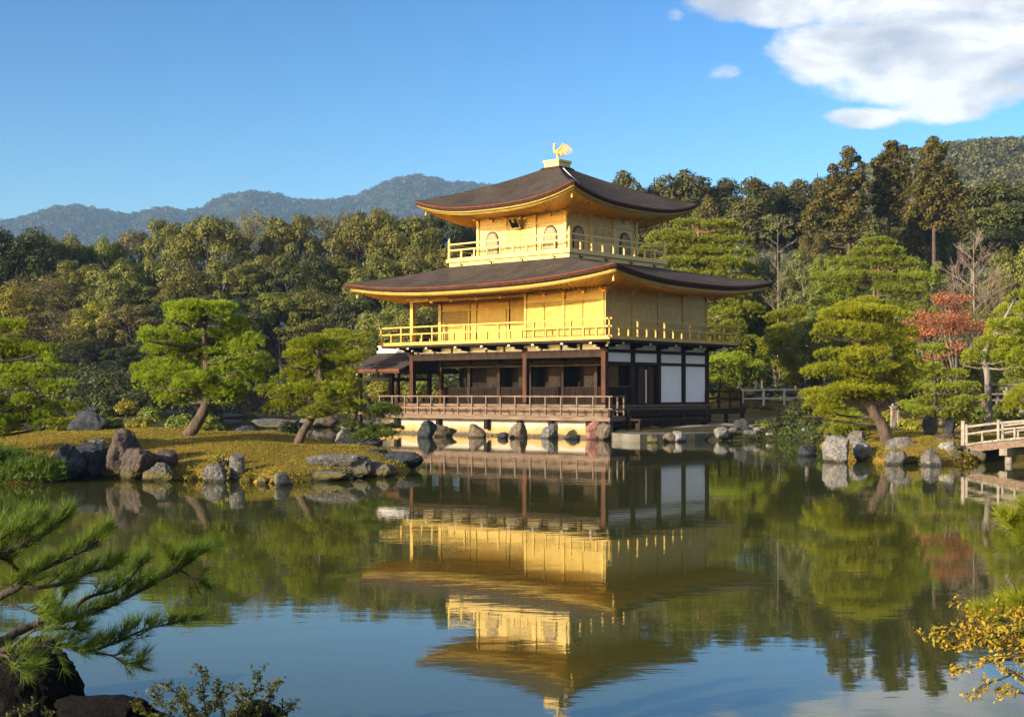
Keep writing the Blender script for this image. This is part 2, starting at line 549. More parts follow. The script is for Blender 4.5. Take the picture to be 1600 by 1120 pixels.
def foundation_mat():
    m, g, b = base_mat('stained_white_foundation')
    tc = g.new('ShaderNodeTexCoord')
    ob = tc.outputs['Object']
    sp = g.new('ShaderNodeSeparateXYZ')
    g.put(sp.inputs[0], ob)
    n = g.noise(g.mapping(ob, (1, 1.2, 2)), 1.6, 6, 0.65)
    n2 = g.noise(ob, 14, 4, 0.7)
    z = g.math('ADD', sp.outputs[2], g.math('MULTIPLY', g.math('SUBTRACT', n, 0.5), 0.55))
    col = g.ramp(z, [(0.13, (0.14, 0.10, 0.04)), (0.22, (0.32, 0.205, 0.075)), (0.47, (0.38, 0.26, 0.10)), (0.56, (0.33, 0.305, 0.265)), (0.9, (0.35, 0.33, 0.30))])
    peb = g.math('MULTIPLY', g.math('LESS_THAN', g.math('ADD', sp.outputs[2], g.math('MULTIPLY', n, 0.12)), 0.19), g.math('GREATER_THAN', n2, 0.47))
    col = g.mix(peb, col, (0.03, 0.028, 0.02))
    g.put(b.inputs['Base Color'], col)
    b.inputs['Roughness'].default_value = 0.85
    g.put(b.inputs['Normal'], g.bump(n2, 0.5, 0.03))
    return m


FOUND = foundation_mat()
STONE = solid('pale_apron_stone', (0.17, 0.156, 0.13), (0.095, 0.086, 0.07), 1.5, 0.85, bump=0.3, bscale=12)
STONE_D = solid('dark_apron_side', (0.12, 0.11, 0.085), (0.06, 0.055, 0.045), 2.5, 0.85, bump=0.3, bscale=10)


# ------------------------------------------------------------------ the pavilion's frame (local x = depth s, local y = length t)
PAV_O = Vector((4.83, 70.0, 0.0))
PAV_R = math.atan2(0.752, 0.658)
CA, SA = math.cos(PAV_R), math.sin(PAV_R)


def pav(s, t, z=0.0):
    return Vector((PAV_O.x + s * CA - t * SA, PAV_O.y + s * SA + t * CA, z))


# ------------------------------------------------------------------ terrain
POND = [(-42, 9), (-20, 8.6), (-8, 8.0), (-3, 8.3), (0, 8.0), (4, 7.8), (10, 8.4), (42, 10), (36, 24), (22.6, 37.0), (24.5, 42), (24, 47), (21, 50), (18.2, 49), (16.2, 46.5)]
POND += [W(px, D) for px, D in ((1525, 45.0), (1500, 44.4), (1460, 43.6), (1405, 44.4), (1370, 45.6), (1310, 47.8), (1296, 51), (1286, 56),
                                (1276, 62.5), (1250, 65.5), (1200, 66.8), (1150, 66.2), (1110, 66.4), (1060, 66.4), (1000, 66.6))]
POND += [pav(-0.9, -0.5)[:2], pav(-0.9, 8)[:2], pav(-0.9, 16.6)[:2]]
POND += [W(px, D) for px, D in ((618, 86), (592, 91), (588, 100), (602, 115), (640, 134), (560, 133), (450, 132), (345, 128), (335, 100), (322, 76), (322, 62),
                                (360, 55.5), (450, 51), (540, 47.5), (600, 45.5), (650, 43.5), (654, 42), (640, 40.2), (600, 38), (530, 36), (430, 34.4),
                                (330, 35.6), (200, 36.6), (80, 36.6), (0, 36.2), (-200, 35.4), (-600, 33), (-900, 20))]
POND += [(-32, 14)]
POND = np.array([tuple(p) for p in POND])


def pond_sd(x, y):
    """signed distance to the pond's edge, positive over land"""
    x = np.asarray(x, dtype=np.float64)
    y = np.asarray(y, dtype=np.float64)
    best = np.full(x.shape, 1e18)
    inside = np.zeros(x.shape, dtype=bool)
    n = len(POND)
    for i in range(n):
        ax, ay = POND[i]
        bx, by = POND[(i + 1) % n]
        ex, ey = bx - ax, by - ay
        k = np.clip(((x - ax) * ex + (y - ay) * ey) / (ex * ex + ey * ey), 0, 1)
        d = (x - ax - k * ex) ** 2 + (y - ay - k * ey) ** 2
        best = np.minimum(best, d)
        cond = ((ay > y) != (by > y)) & (x < (bx - ax) * (y - ay) / (by - ay + 1e-12) + ax)
        inside ^= cond
    d = np.sqrt(best)
    return np.where(inside, -d, d)


def sstep(a, b, x):
    k = np.clip((x - a) / (b - a), 0, 1)
    return k * k * (3 - 2 * k)


def ground_z(x, y):
    x = np.asarray(x, dtype=np.float64)
    y = np.asarray(y, dtype=np.float64)
    d = pond_sd(x, y)
    wob = 0.05 * np.sin(x * 1.3 + 0.7 * np.sin(y * 0.9)) + 0.05 * np.sin(y * 1.1 + 1.3 * np.sin(x * 0.6))
    land = 0.10 + 0.48 * (1 - np.exp(-np.maximum(d, 0) / 1.1)) + wob * np.clip(d, 0, 1)
    ix, iy = W(250, 46.5)
    land = land + 0.42 * np.exp(-(((x - ix) / 8.5) ** 2 + ((y - iy) / 7.0) ** 2)) * np.clip(d / 2, 0, 1)
    rx, ry = W(1400, 50)
    land = land + 0.22 * np.exp(-(((x - rx) / 4.0) ** 2 + ((y - ry) / 5.0) ** 2)) * np.clip(d / 2, 0, 1)
    land = land + np.clip(y - 78, 0, 40) * 0.05 * np.clip(d / 4, 0, 1)
    hill_r = sstep(100, 185, y) * sstep(-5, 30, x - (y - 100) * 0.02) * 13.0
    hill_l = sstep(128, 190, y) * 5.0
    land = land + np.maximum(hill_r, hill_l) + np.clip(y - 200, 0, 4000) * 0.012
    near = sstep(8.8, 4.5, y)
    land = np.where(y < 9.5, 0.03 + near * 0.7, land)
    wat = -0.12 - 0.9 * (1 - np.exp(np.minimum(d, 0) / 0.8))
    return np.where(d > 0, land, wat)


def gz(x, y):
    return float(ground_z(np.array([x]), np.array([y]))[0])


def grow(a, b, first, k):
    out = [a]
    st = first
    while out[-1] < b:
        out.append(out[-1] + st)
        st *= k
    return out


def build_ground():
    xs = np.arange(-46, 46.01, 0.42)
    xr = np.array(grow(46, 4200, 1.0, 1.13)[1:])
    xs = np.concatenate([-xr[::-1], xs, xr])
    ys = np.arange(3, 92, 0.42)
    yr = np.array(grow(ys[-1], 5200, 0.8, 1.09)[1:])
    yn = -np.array(grow(0, 300, 1.0, 1.3))[::-1]
    ys = np.concatenate([yn, ys, yr])
    X, Y = np.meshgrid(xs, ys)
    Z = ground_z(X, Y)
    n, m = X.shape
    V = np.stack([X, Y, Z], -1).reshape(-1, 3)
    idx = np.arange(n * m).reshape(n, m)
    FA = np.stack([idx[:-1, :-1], idx[:-1, 1:], idx[1:, 1:], idx[1:, :-1]], -1).reshape(-1, 4)
    me = np_mesh('ground', V, FA, True)
    # what grows where: 0 forest floor, 1 mown golden grass, 2 raked sand path
    zone = np.zeros(len(V))
    x, y = V[:, 0], V[:, 1]
    px = 800 + F * x / np.maximum(y, 1)
    isl = ((y > 30) & (y < 62) & (px < 680) & (px > -300)).astype(float)
    zone = np.maximum(zone, isl)
    pen = ((y > 40) & (y < 64) & (px > 1180) & (px < 1900)).astype(float)
    zone = np.maximum(zone, pen * 0.75)
    bank = ((y > 60) & (y < 72) & (px > 1130) & (px < 1320)).astype(float)
    zone = np.where(bank > 0, np.minimum(zone, 0.08), zone)
    lawn = sstep(76, 79, y) * (1 - sstep(100, 106, y)) * ((px > 1080) & (px < 1500))
    zone = np.maximum(zone, lawn * 0.8)
    sand = ((y > 70.0) & (y < 76) & (px > 1000) & (px < 1235)).astype(float)
    sand2 = ((y > 80) & (y < 83) & (px > 1110) & (px < 1260)).astype(float)
    ca = me.color_attributes.new('zone', 'FLOAT_COLOR', 'POINT')
    dat = np.zeros((len(V), 4), dtype=np.float32)
    dat[:, 0] = zone
    dat[:, 1] = np.maximum(sand, sand2)
    dat[:, 3] = 1
    ca.data.foreach_set('color', dat.ravel())
    m_, g, b = base_mat('garden_ground')
    at = g.new('ShaderNodeAttribute', attribute_name='zone')
    sp = g.new('ShaderNodeSeparateColor')
    g.put(sp.inputs[0], at.outputs['Color'])
    geo = g.new('ShaderNodeNewGeometry')
    pos = geo.outputs['Position']
    n1 = g.noise(pos, 0.35, 5, 0.6)
    n2 = g.noise(pos, 3.0, 6, 0.7)
    n3 = g.noise(pos, 16.0, 4, 0.7)
    floor_c = g.ramp(n2, [(0.35, (0.022, 0.020, 0.010)), (0.65, (0.060, 0.050, 0.020))])
    gr = g.ramp(g.math('ADD', g.math('MULTIPLY', n1, 0.6), g.math('MULTIPLY', n2, 0.4)),
                [(0.36, (0.115, 0.092, 0.014)), (0.46, (0.235, 0.150, 0.022)), (0.56, (0.340, 0.200, 0.040)), (0.70, (0.40, 0.26, 0.10))])
    gr = g.mix(g.ramp(n3, [(0.35, (0.5, 0.5, 0.5)), (0.55, (0, 0, 0))]), gr, (0.085, 0.070, 0.012))
    sand_c = g.ramp(n2, [(0.3, (0.20, 0.165, 0.12)), (0.7, (0.28, 0.24, 0.175))])
    col = g.mix(sp.outputs[0], floor_c, gr)
    col = g.mix(sp.outputs[1], col, sand_c)
    g.put(b.inputs['Base Color'], col)
    b.inputs['Roughness'].default_value = 0.95
    b.inputs['Specular IOR Level'].default_value = 0.1
    g.put(b.inputs['Normal'], g.bump(g.math('ADD', n2, n3), 0.7, 0.06))
    meta(link('ground', me, m_), kind='structure')


build_ground()


def build_water():
    m, g, b = base_mat('pond_water')
    geo = g.new('ShaderNodeNewGeometry')
    pos = geo.outputs['Position']
    b.inputs['Base Color'].default_value = (0.044, 0.048, 0.011, 1)
    b.inputs['Roughness'].default_value = 0.025
    b.inputs['IOR'].default_value = 1.42
    big = g.noise(g.mapping(pos, (0.25, 0.55, 1)), 1.0, 3, 0.5, 0.6)
    fine = g.noise(g.mapping(pos, (0.9, 2.2, 1)), 1.6, 3, 0.55, 0.4)
    h = g.math('ADD', g.math('MULTIPLY', big, 1.0), g.math('MULTIPLY', fine, 0.28))
    g.put(b.inputs['Normal'], g.bump(h, 0.0085, 0.35))
    me = np_mesh('pond_water', [(-120, -4, 0), (120, -4, 0), (120, 150, 0), (-120, 150, 0)], [(0, 1, 2, 3)])
    meta(link('pond_water', me, m), kind='structure')


build_water()


# ------------------------------------------------------------------ the golden pavilion
def wallbox(mb, side, at, u0, u1, z0, z1, out, thick):
    """a slab on a wall plane: side F = the front (plane x=at, faces -x), R = the right end (plane y=at, faces -y),
    B = the back (faces +x), L = the left end (faces +y); u runs along the wall"""
    if side == 'F':
        mb.box(at - out - thick, at - out, u0, u1, z0, z1)
    elif side == 'R':
        mb.box(u0, u1, at - out - thick, at - out, z0, z1)
    elif side == 'B':
        mb.box(at + out, at + out + thick, u0, u1, z0, z1)
    else:
        mb.box(u0, u1, at + out, at + out + thick, z0, z1)
    return mb


def sidefn(side, at):
    if side == 'F':
        return lambda u, z, d: (at - d, u, z)
    if side == 'R':
        return lambda u, z, d: (u, at - d, z)
    if side == 'B':
        return lambda u, z, d: (at + d, u, z)
    return lambda u, z, d: (u, at + d, z)


def roof_ring(s0, s1, t0, t1, n):
    """points round a rectangle, n per side, with the distance-from-corner measure of each (1 at corners)"""
    out = []
    c = [(s0, t0), (s0, t1), (s1, t1), (s1, t0)]
    for k in range(4):
        a, b = c[k], c[(k + 1) % 4]
        for i in range(n):
            f = i / n
            out.append((a[0] + (b[0] - a[0]) * f, a[1] + (b[1] - a[1]) * f, abs(2 * f - 1)))
    return out


def lift(k, amount, p=2.7):
    return amount * k ** p


def build_roof(root, outer, inner, z_eave, z_top, up, thick, name, nrow=14, n=48, concave=0.5, label=None):
    """curved hipped roof with up-swept corners, its dark edge, its trim, its gold fascia and soffit"""
    ro = roof_ring(*outer, n)
    ri = roof_ring(*inner, n)
    V, FA = [], []
    for j in range(nrow + 1):
        v = j / nrow
        g_ = (1 - concave) * v + concave * v * v
        for (a, b) in zip(ro, ri):
            z = (z_eave + lift(a[2], up)) * (1 - g_) + z_top * g_
            V.append((a[0] * (1 - v) + b[0] * v, a[1] * (1 - v) + b[1] * v, z))
    m = 4 * n
    for j in range(nrow):
        for i in range(m):
            i2 = (i + 1) % m
            FA.append((j * m + i, j * m + i2, (j + 1) * m + i2, (j + 1) * m + i))
    FA = [tuple(reversed(f)) for f in FA]
    roof = link('roof', np_mesh(name, np.array(V), np.array(FA), True), THATCH, root)
    if label:
        roof['label'] = label
    # the edge: thick dark layer, set back a little towards its foot, closed below
    def ring(inset, dz, upk=1.0):
        (s0, s1, t0, t1) = outer
        r = roof_ring(s0 + inset, s1 - inset, t0 + inset, t1 - inset, n)
        return [(p[0], p[1], z_eave + lift(p[2], up * upk) + dz) for p in r]

    def band(nm, rings, mat, parent, smooth=False):
        VV = [p for r_ in rings for p in r_]
        FF = []
        for j in range(len(rings) - 1):
            for i in range(m):
                i2 = (i + 1) % m
                FF.append((j * m + i, j * m + i2, (j + 1) * m + i2, (j + 1) * m + i))
        return link(nm, np_mesh(nm, np.array(VV), np.array(FF), smooth), mat, parent)
    band('eave_edge', [ring(0.0, -0.002), ring(-0.02, -0.05), ring(0.05, -thick), ring(0.5, -thick + 0.01)], THATCH_EDGE, roof)
    band('edge_trim', [ring(-0.035, -0.01), ring(-0.05, -0.03), ring(-0.05, -0.085), ring(-0.015, -0.09)], TRIM_RED, roof)
    return roof, ring, band


def build_eaves(root, roof, ring, band, thick, wall, z_wall, drop, name):
    """gold fascia board under the roof edge and the gold soffit with its rafters"""
    fz = -thick
    band('fascia', [ring(0.22, fz + 0.005), ring(0.20, fz - 0.05), ring(0.24, fz - drop), ring(0.40, fz - drop - 0.002)], GOLD, roof)
    n = 48
    wr = roof_ring(*wall, n)
    wz = [(p[0], p[1], z_wall) for p in wr]
    o1 = ring(0.34, fz - drop + 0.05, 1.0)
    mid = [((a[0] + b[0]) / 2, (a[1] + b[1]) / 2, a[2] * 0.42 + b[2] * 0.58 + 0.06) for a, b in zip(o1, wz)]
    band('soffit', [o1, mid, wz], GOLD_DEEP, root, True)
    mb = MB()
    for i in range(0, 4 * n):
        if i % n in (0,):
            continue
        a, c, b = Vector(o1[i]), Vector(mid[i]), Vector(wz[i])
        dz = Vector((0, 0, -0.035))
        mb.bar(a + dz, c + dz, 0.075, 0.07)
        mb.bar(c + dz, b + dz, 0.075, 0.07)
    mb.build('rafters', GOLD_DEEP, root)


def railing(root, name, a, b, z0, heights, mat, gap, w=0.07, full=4, posts_split=True, ends=True, over=0.18):
    """rails from a to b (s,t) with upright balusters between them"""
    a, b = Vector((*a, 0)), Vector((*b, 0))
    d = (b - a)
    L = d.length
    d.normalize()
    rail = None
    for h in reversed(heights):
        o = MB().bar(a - d * over + Vector((0, 0, z0 + h)), b + d * over + Vector((0, 0, z0 + h)), w * 1.05, w * 0.95).build(name if rail is None else 'rail', mat, rail or root)
        rail = rail or o
    n = max(2, round(L / gap))
    short, tall = MB(), MB()
    hm = heights[-2] if len(heights) > 1 else heights[-1]
    short.box(-w / 2, w / 2, -w / 2, w / 2, 0, hm - w * 0.49)
    tall.box(-w / 2 * 1.08, w / 2 * 1.08, -w / 2 * 1.08, w / 2 * 1.08, 0, heights[-1] - w * 0.49)
    ms, mt = short.mesh('short_baluster'), tall.mesh('tall_baluster')
    ms.materials.append(mat)
    mt.materials.append(mat)
    for i in range(0 if ends else 1, n + 1 if ends else n):
        p = a + d * (L * i / n)
        o = bpy.data.objects.new('baluster', mt if (i % full == 0 or i == n) else ms)
        COL.objects.link(o)
        o.parent = rail
        o.location = (p.x, p.y, z0)
        o.rotation_euler = (0, 0, math.atan2(d.y, d.x))
    return rail


def arch_poly(u0, u1, z0, zs, z1, n=9):
    """bell-shaped window outline: upright sides to zs, then curving in to a pointed top"""
    c = (u0 + u1) / 2
    pts = [(u0, z0), (u1, z0)]
    for i in range(n + 1):
        f = i / n
        an = f * math.pi / 2
        x = (u1 - c) * math.cos(an) ** 0.85
        pts.append((c + x, zs + (z1 - zs) * math.sin(an) ** 0.92))
    for i in range(n - 1, -1, -1):
        f = i / n
        an = f * math.pi / 2
        x = (u1 - c) * math.cos(an) ** 0.85
        pts.append((c - x, zs + (z1 - zs) * math.sin(an) ** 0.92))
    return pts


def lattice(mb, side, at, u0, u1, z0, z1, nu, nz, out, w, d):
    for i in range(nu + 1):
        u = u0 + (u1 - u0) * i / nu
        wallbox(mb, side, at, u - w / 2, u + w / 2, z0, z1, out, d)
    for j in range(nz + 1):
        z = z0 + (z1 - z0) * j / nz
        wallbox(mb, side, at, u0, u1, z - w / 2, z + w / 2, out + 0.003, d)
    return mb


def build_pavilion():
    root = empty('golden_pavilion', PAV_O, PAV_R, 'three-storey gold-leafed pavilion with curved dark bark roofs standing over the pond', 'pavilion')
    WS, WT = 9.6, 14.2
    REC = 2.4
    TB = 5.4
    # ---------------- ground floor: decks
    mb = MB()
    ty = np.linspace(-1.35, 15.75, 10)
    for i in range(len(ty) - 1):
        for k in range(5):
            s0 = -1.38 + k * 0.27
            mb.box(s0, s0 + 0.258, ty[i] + 0.004, ty[i + 1] - 0.004, 1.09 + 0.004 * ((i + k) % 3), 1.16 + 0.004 * ((i + k) % 3))
    dk = mb.build('deck', GREY_WOOD, root)
    mb = MB().box(-1.43, -1.27, -1.42, 15.85, 0.90, 1.085).box(-1.25, -0.1, -1.40, -1.28, 0.90, 1.085)
    mb.build('deck_beam', GREY_WOOD, dk)
    for t in (0.2, 2.7, 4.9, 7.3, 11.0, 14.4):
        MB().box(-1.22, -1.0, t - 0.12, t + 0.12, 0.35, 0.93).build('deck_post', BLACK, dk)
    r = railing(root, 'railing', (-1.33, -1.33), (-1.33, 15.6), 1.16, (0.36, 1.0), GREY_WOOD, 1.08, 0.075, full=1)
    r['label'] = 'long weathered wood deck railing facing the pond'
    r = railing(root, 'railing', (-1.2, -1.33), (-0.12, -1.33), 1.16, (0.36, 1.0), GREY_WOOD, 1.0, 0.075, full=1, over=0.08, ends=True)
    MB().box(-1.40, -1.26, -1.40, -1.26, 0.45, 1.5).build('corner_post', DARK_WOOD, r)
    mb = MB()
    mb.box(-0.80, -0.30, -0.9, 15.0, 1.30, 1.46).box(-0.74, -0.30, -0.85, 14.95, 1.16, 1.30)
    mb.build('step', GREY_WOOD, root)
    mb = MB()
    for k in range(9):
        t0 = -0.30 + k * 1.66
        mb.box(-0.34, WS + 0.3, t0 + 0.003, t0 + 1.657, 1.60, 1.72)
    mb.box(-0.26, WS + 0.2, -0.22, 14.5, 0.55, 1.598)
    mb.build('floor', GREY_WOOD, root)
    # right end platform and bench step
    mb = MB()
    for k in range(6):
        s0 = -0.05 + k * 1.9
        mb.box(s0 + 0.003, s0 + 1.897, -1.62, -0.31, 1.34, 1.46)
    mb.box(0.0, 11.3, -1.58, -1.44, 1.16, 1.335).box(0.0, 11.3, -0.5, -0.36, 1.16, 1.335)
    pl = mb.build('platform', DARK_WOOD, root)
    for s in (0.3, 2.6, 5.0, 7.4, 9.4, 11.1):
        MB().box(s - 0.09, s + 0.09, -1.56, -1.40, 0.30, 1.158).build('platform_leg', DARK_WOOD, pl)
    mb = MB().box(-0.1, 6.3, -2.35, -1.72, 0.92, 1.02).box(-0.05, 6.25, -2.28, -2.18, 0.80, 0.918)
    bs = mb.build('bench_step', DARK_WOOD, root)
    for s in (0.05, 2.1, 4.1, 6.1):
        MB().box(s - 0.08, s + 0.08, -2.25, -2.0, 0.30, 0.798).build('step_leg', DARK_WOOD, bs)
    # ---------------- ground floor: posts and beams
    def post(s, t, z0, z1, w, mat, lab=None):
        o = MB().box(s - w / 2, s + w / 2, t - w / 2, t + w / 2, z0, z1).build('post', mat, root)
        if lab:
            o['label'] = lab
    for t in (0.0, TB, 11.84, WT):
        if t != 11.84:
            post(0.0, t, 1.72, 4.80, 0.27, RED_WOOD)
    for s in (2.4, 4.8, 7.2, 9.6):
        post(s, 0.0, 1.72, 4.80, 0.26, DARK_WOOD)
    for t in (2.37, 4.73, 7.1, 9.47, 11.84, WT):
        post(REC, t, 1.72, 4.60, 0.22, RED_WOOD if t == WT else DARK_WOOD)
    post(WS, WT, 1.72, 4.8, 0.26, DARK_WOOD)
    post(WS / 2, WT, 1.72, 4.8, 0.26, DARK_WOOD)
    MB().box(-0.11, 0.11, 0.14, WT - 0.14, 4.22, 4.50).build('beam', DARK_WOOD, root)
    MB().box(-0.16, 0.16, -0.3, WT + 0.3, 4.50, 4.62).build('beam', DARK_WOOD, root)
    mb = MB()
    for a, b in ((0.13, 2.27), (2.53, 4.67), (4.93, 7.07), (7.33, 9.47)):
        mb.box(a, b, -0.10, 0.10, 4.47, 4.60)
        mb.box(a, b, -0.10, 0.10, 3.84, 3.99)
    mb.box(-0.1, WS + 0.2, -0.12, 0.12, 4.60, 4.64)
    mb.build('beam', DARK_WOOD, root)
    # plaster frieze between the brackets under the balcony (front and right end)
    for t0 in np.arange(0.22, 14.0, 1.35):
        MB().box(-0.04, 0.05, t0 + 0.06, min(t0 + 1.24, 14.05), 4.623, 4.93).build('frieze_panel', WHITE, root)
    for s0 in (0.2, 2.6, 5.0, 7.4):
        MB().box(s0, s0 + 2.0, -0.02, 0.05, 4.643, 4.93).build('frieze_panel', WHITE, root)
        MB().box(s0 - 0.05, s0 + 2.05, -0.02, 0.04, 3.992, 4.468).build('transom_panel', WHITE, root)
    # right end bays: open bay, doors, two white screens
    MB().box(0.14, 2.27, 0.03, 0.08, 1.72, 2.62).build('wainscot', DARK_WOOD, root)
    mb = MB()
    for k in range(19):
        s = 0.2 + k * 0.112
        mb.box(s, s + 0.05, -0.005, 0.028, 1.75, 2.58)
    mb.box(0.14, 2.27, -0.02, 0.028, 2.62, 2.68)
    mb.build('wainscot_slats', DARK_WOOD, root)
    MB().box(0.30, 1.45, 0.20, 0.24, 2.70, 3.82).build('painted_panel', PANEL_BROWN, root)
    MB().box(2.54, 4.66, 0.02, 0.06, 1.75, 3.838).build('door_surround', BLACK, root)
    for c in (3.22, 3.98):
        pts = [(c - 0.36, 1.78), (c + 0.36, 1.78), (c + 0.36, 3.35), (c + 0.33, 3.55), (c + 0.22, 3.70), (c, 3.78), (c - 0.22, 3.70), (c - 0.33, 3.55), (c - 0.36, 3.35)]
        d_ = MB().prism(pts, sidefn('R', 0.0), 0.005, 0.05).build('door', RED_WOOD, root)
        MB().box(c + (0.36 if c < 3.5 else -0.36) - 0.02, c + (0.36 if c < 3.5 else -0.36) + 0.02, -0.07, -0.052, 1.8, 3.6).build('hinge_strip', WHITE_TIP, d_)
    for s0 in (4.93, 7.33):
        MB().box(s0 + 0.04, s0 + 2.10, -0.03, 0.03, 1.83, 3.84).build('shoji_screen', WHITE, root)
        MB().box(s0, s0 + 2.14, -0.05, 0.05, 1.722, 1.828).build('sill', DARK_WOOD, root)
    # recessed front wall of the ground floor
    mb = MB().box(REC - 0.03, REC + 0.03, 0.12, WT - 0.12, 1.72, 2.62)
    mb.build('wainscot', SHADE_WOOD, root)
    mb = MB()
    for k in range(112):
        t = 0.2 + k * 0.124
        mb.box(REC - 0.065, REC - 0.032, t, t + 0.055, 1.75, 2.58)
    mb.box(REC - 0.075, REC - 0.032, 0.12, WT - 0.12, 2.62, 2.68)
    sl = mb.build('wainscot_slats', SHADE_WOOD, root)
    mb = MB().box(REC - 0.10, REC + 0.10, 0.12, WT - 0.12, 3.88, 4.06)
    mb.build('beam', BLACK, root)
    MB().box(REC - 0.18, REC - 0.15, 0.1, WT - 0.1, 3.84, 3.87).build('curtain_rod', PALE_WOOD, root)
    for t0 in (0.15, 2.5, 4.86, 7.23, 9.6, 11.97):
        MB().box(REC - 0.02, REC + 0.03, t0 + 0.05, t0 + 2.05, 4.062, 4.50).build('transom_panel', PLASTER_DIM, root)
    # painted sliding panels standing a little further in, dark gaps between them
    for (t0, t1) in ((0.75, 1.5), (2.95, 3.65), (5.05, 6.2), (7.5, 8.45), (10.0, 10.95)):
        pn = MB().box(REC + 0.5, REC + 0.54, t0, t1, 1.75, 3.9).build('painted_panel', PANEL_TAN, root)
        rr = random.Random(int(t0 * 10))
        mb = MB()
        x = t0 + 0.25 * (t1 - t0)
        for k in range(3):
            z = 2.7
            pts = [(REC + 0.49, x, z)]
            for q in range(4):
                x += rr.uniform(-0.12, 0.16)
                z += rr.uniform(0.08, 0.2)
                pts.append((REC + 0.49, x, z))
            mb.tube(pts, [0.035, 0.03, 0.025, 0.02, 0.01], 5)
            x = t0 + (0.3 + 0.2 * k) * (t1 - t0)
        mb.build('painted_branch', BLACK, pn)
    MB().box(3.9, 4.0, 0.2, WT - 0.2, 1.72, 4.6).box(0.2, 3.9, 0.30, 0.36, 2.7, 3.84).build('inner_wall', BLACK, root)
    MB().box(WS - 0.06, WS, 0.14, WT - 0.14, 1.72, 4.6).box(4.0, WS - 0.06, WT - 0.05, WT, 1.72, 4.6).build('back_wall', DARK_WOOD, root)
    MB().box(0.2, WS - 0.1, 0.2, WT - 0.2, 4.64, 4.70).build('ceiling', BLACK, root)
    # ---------------- balcony of the second floor
    BO = 1.3
    MB().box(-BO, WS + BO, -BO, WT + BO, 4.96, 5.08).build('balcony_floor', DARK_WOOD, root)
    mb = MB().box(-BO - 0.06, -BO + 0.1, -BO - 0.06, WT + BO + 0.06, 5.083, 5.20).box(WS + BO - 0.1, WS + BO + 0.06, -BO - 0.06, WT + BO + 0.06, 5.083, 5.20)
    mb.box(-BO + 0.1, WS + BO - 0.1, -BO - 0.06, -BO + 0.1, 5.083, 5.20).box(-BO + 0.1, WS + BO - 0.1, WT + BO - 0.1, WT + BO + 0.06, 5.083, 5.20)
    mb.box(-BO + 0.1, WS + BO - 0.1, -BO + 0.1, WT + BO - 0.1, 5.083, 5.14)
    mb.build('balcony_edge', GOLD, root)
    k1 = MB()
    k1.prism([(0, 4.96), (-1.12, 4.96), (-1.12, 4.86), (-0.75, 4.84), (-0.62, 4.74), (0, 4.70)], lambda u, z, d: (u, d, z), -0.09, 0.09)
    km = k1.mesh('bracket')
    km.materials.append(BLACK)
    kt = MB().box(-1.17, -1.10, -0.07, 0.07, 4.87, 4.955).box(-0.79, -0.71, -0.07, 0.07, 4.75, 4.835).mesh('bracket_tip')
    kt.materials.append(WHITE_TIP)

    def bracket(s, t, rz):
        o = bpy.data.objects.new('bracket', km)
        COL.objects.link(o)
        o.parent = root
        o.location = (s, t, 0)
        o.rotation_euler = (0, 0, rz)
        q = bpy.data.objects.new('bracket_tip', kt)
        COL.objects.link(q)
        q.parent = o
    for t in (0.0, 1.9, 3.9, 5.6, 7.6, 9.6, 11.9, 13.4, WT):
        bracket(-0.05, t, 0)
    for s in (0.0, 2.4, 4.8, 7.2, 9.6):
        bracket(s, -0.05, math.pi / 2)
    bracket(-0.1, -0.1, math.pi / 4)
    for sd in (((-BO, -BO), (-BO, WT + BO)), ((-BO, -BO), (WS + BO, -BO)), ((-BO, WT + BO), (WS + BO, WT + BO)), ((WS + BO, -BO), (WS + BO, WT + BO))):
        railing(root, 'railing', sd[0], sd[1], 5.20, (0.03, 0.53, 0.93), GOLD, 0.84, 0.085, full=3)
    # ---------------- second floor walls
    Z0, ZT = 5.2, 7.86
    mb = MB()
    mb.box(0.0, 0.08, 0.0, TB, 5.141, ZT).box(REC, REC + 0.08, TB, WT, 5.141, ZT).box(0.08, REC, TB - 0.08, TB, 5.141, ZT)
    mb.box(0.08, WS, 0.0, 0.08, 5.141, ZT).box(WS - 0.08, WS, 0.08, WT, 5.141, ZT).box(REC + 0.08, WS - 0.08, WT - 0.08, WT, 5.141, ZT)
    wl = mb.build('wall', GOLD, root)
    wl['label'] = 'gold wall of the second storey'
    for i in range(4):
        t0 = 0.10 + i * 1.31
        MB().box(-0.05, -0.003, t0 + 0.02, t0 + 1.27, Z0, 7.22).build('shutter', GOLD_LINES, root)
    mb = MB()
    for t in (0.08, 2.70, TB - 0.02):
        mb.box(-0.10, -0.0025, t - 0.08, t + 0.08, Z0, ZT - 0.005)
    mb.box(-0.075, -0.0025, 0.16, TB - 0.1, 7.24, 7.33)
    mb.build('frame', GOLD, root)
    # recessed wall: lattice window, plain panels with dark gaps
    mb = MB()
    for t in (5.62, 7.35, 8.75, 11.3, 11.85):
        mb.box(REC - 0.09, REC - 0.003, t - 0.07, t + 0.07, Z0, ZT - 0.005)
    mb.box(REC - 0.08, REC - 0.003, 5.7, WT, 7.22, 7.30)
    mb.build('frame', GOLD, root)
    for (t0, t1) in ((6.3, 7.22), (7.5, 8.6), (8.95, 11.2)):
        MB().box(REC - 0.05, REC - 0.004, t0, t1, Z0, 7.20).build('sliding_panel', GOLD, root)
        MB().box(REC - 0.02, REC - 0.0035, t1 + 0.005, t1 + 0.06, Z0, 7.20).build('panel_gap', DARK_WOOD, root)
    MB().box(REC - 0.03, REC - 0.004, 12.0, WT - 0.2, 6.2, 7.2).build('window_backing', PANEL_BROWN, root)
    lattice(MB(), 'F', REC, 12.0, WT - 0.2, 6.2, 7.2, 20, 12, 0.031, 0.028, 0.025).build('lattice_window', GOLD, root)
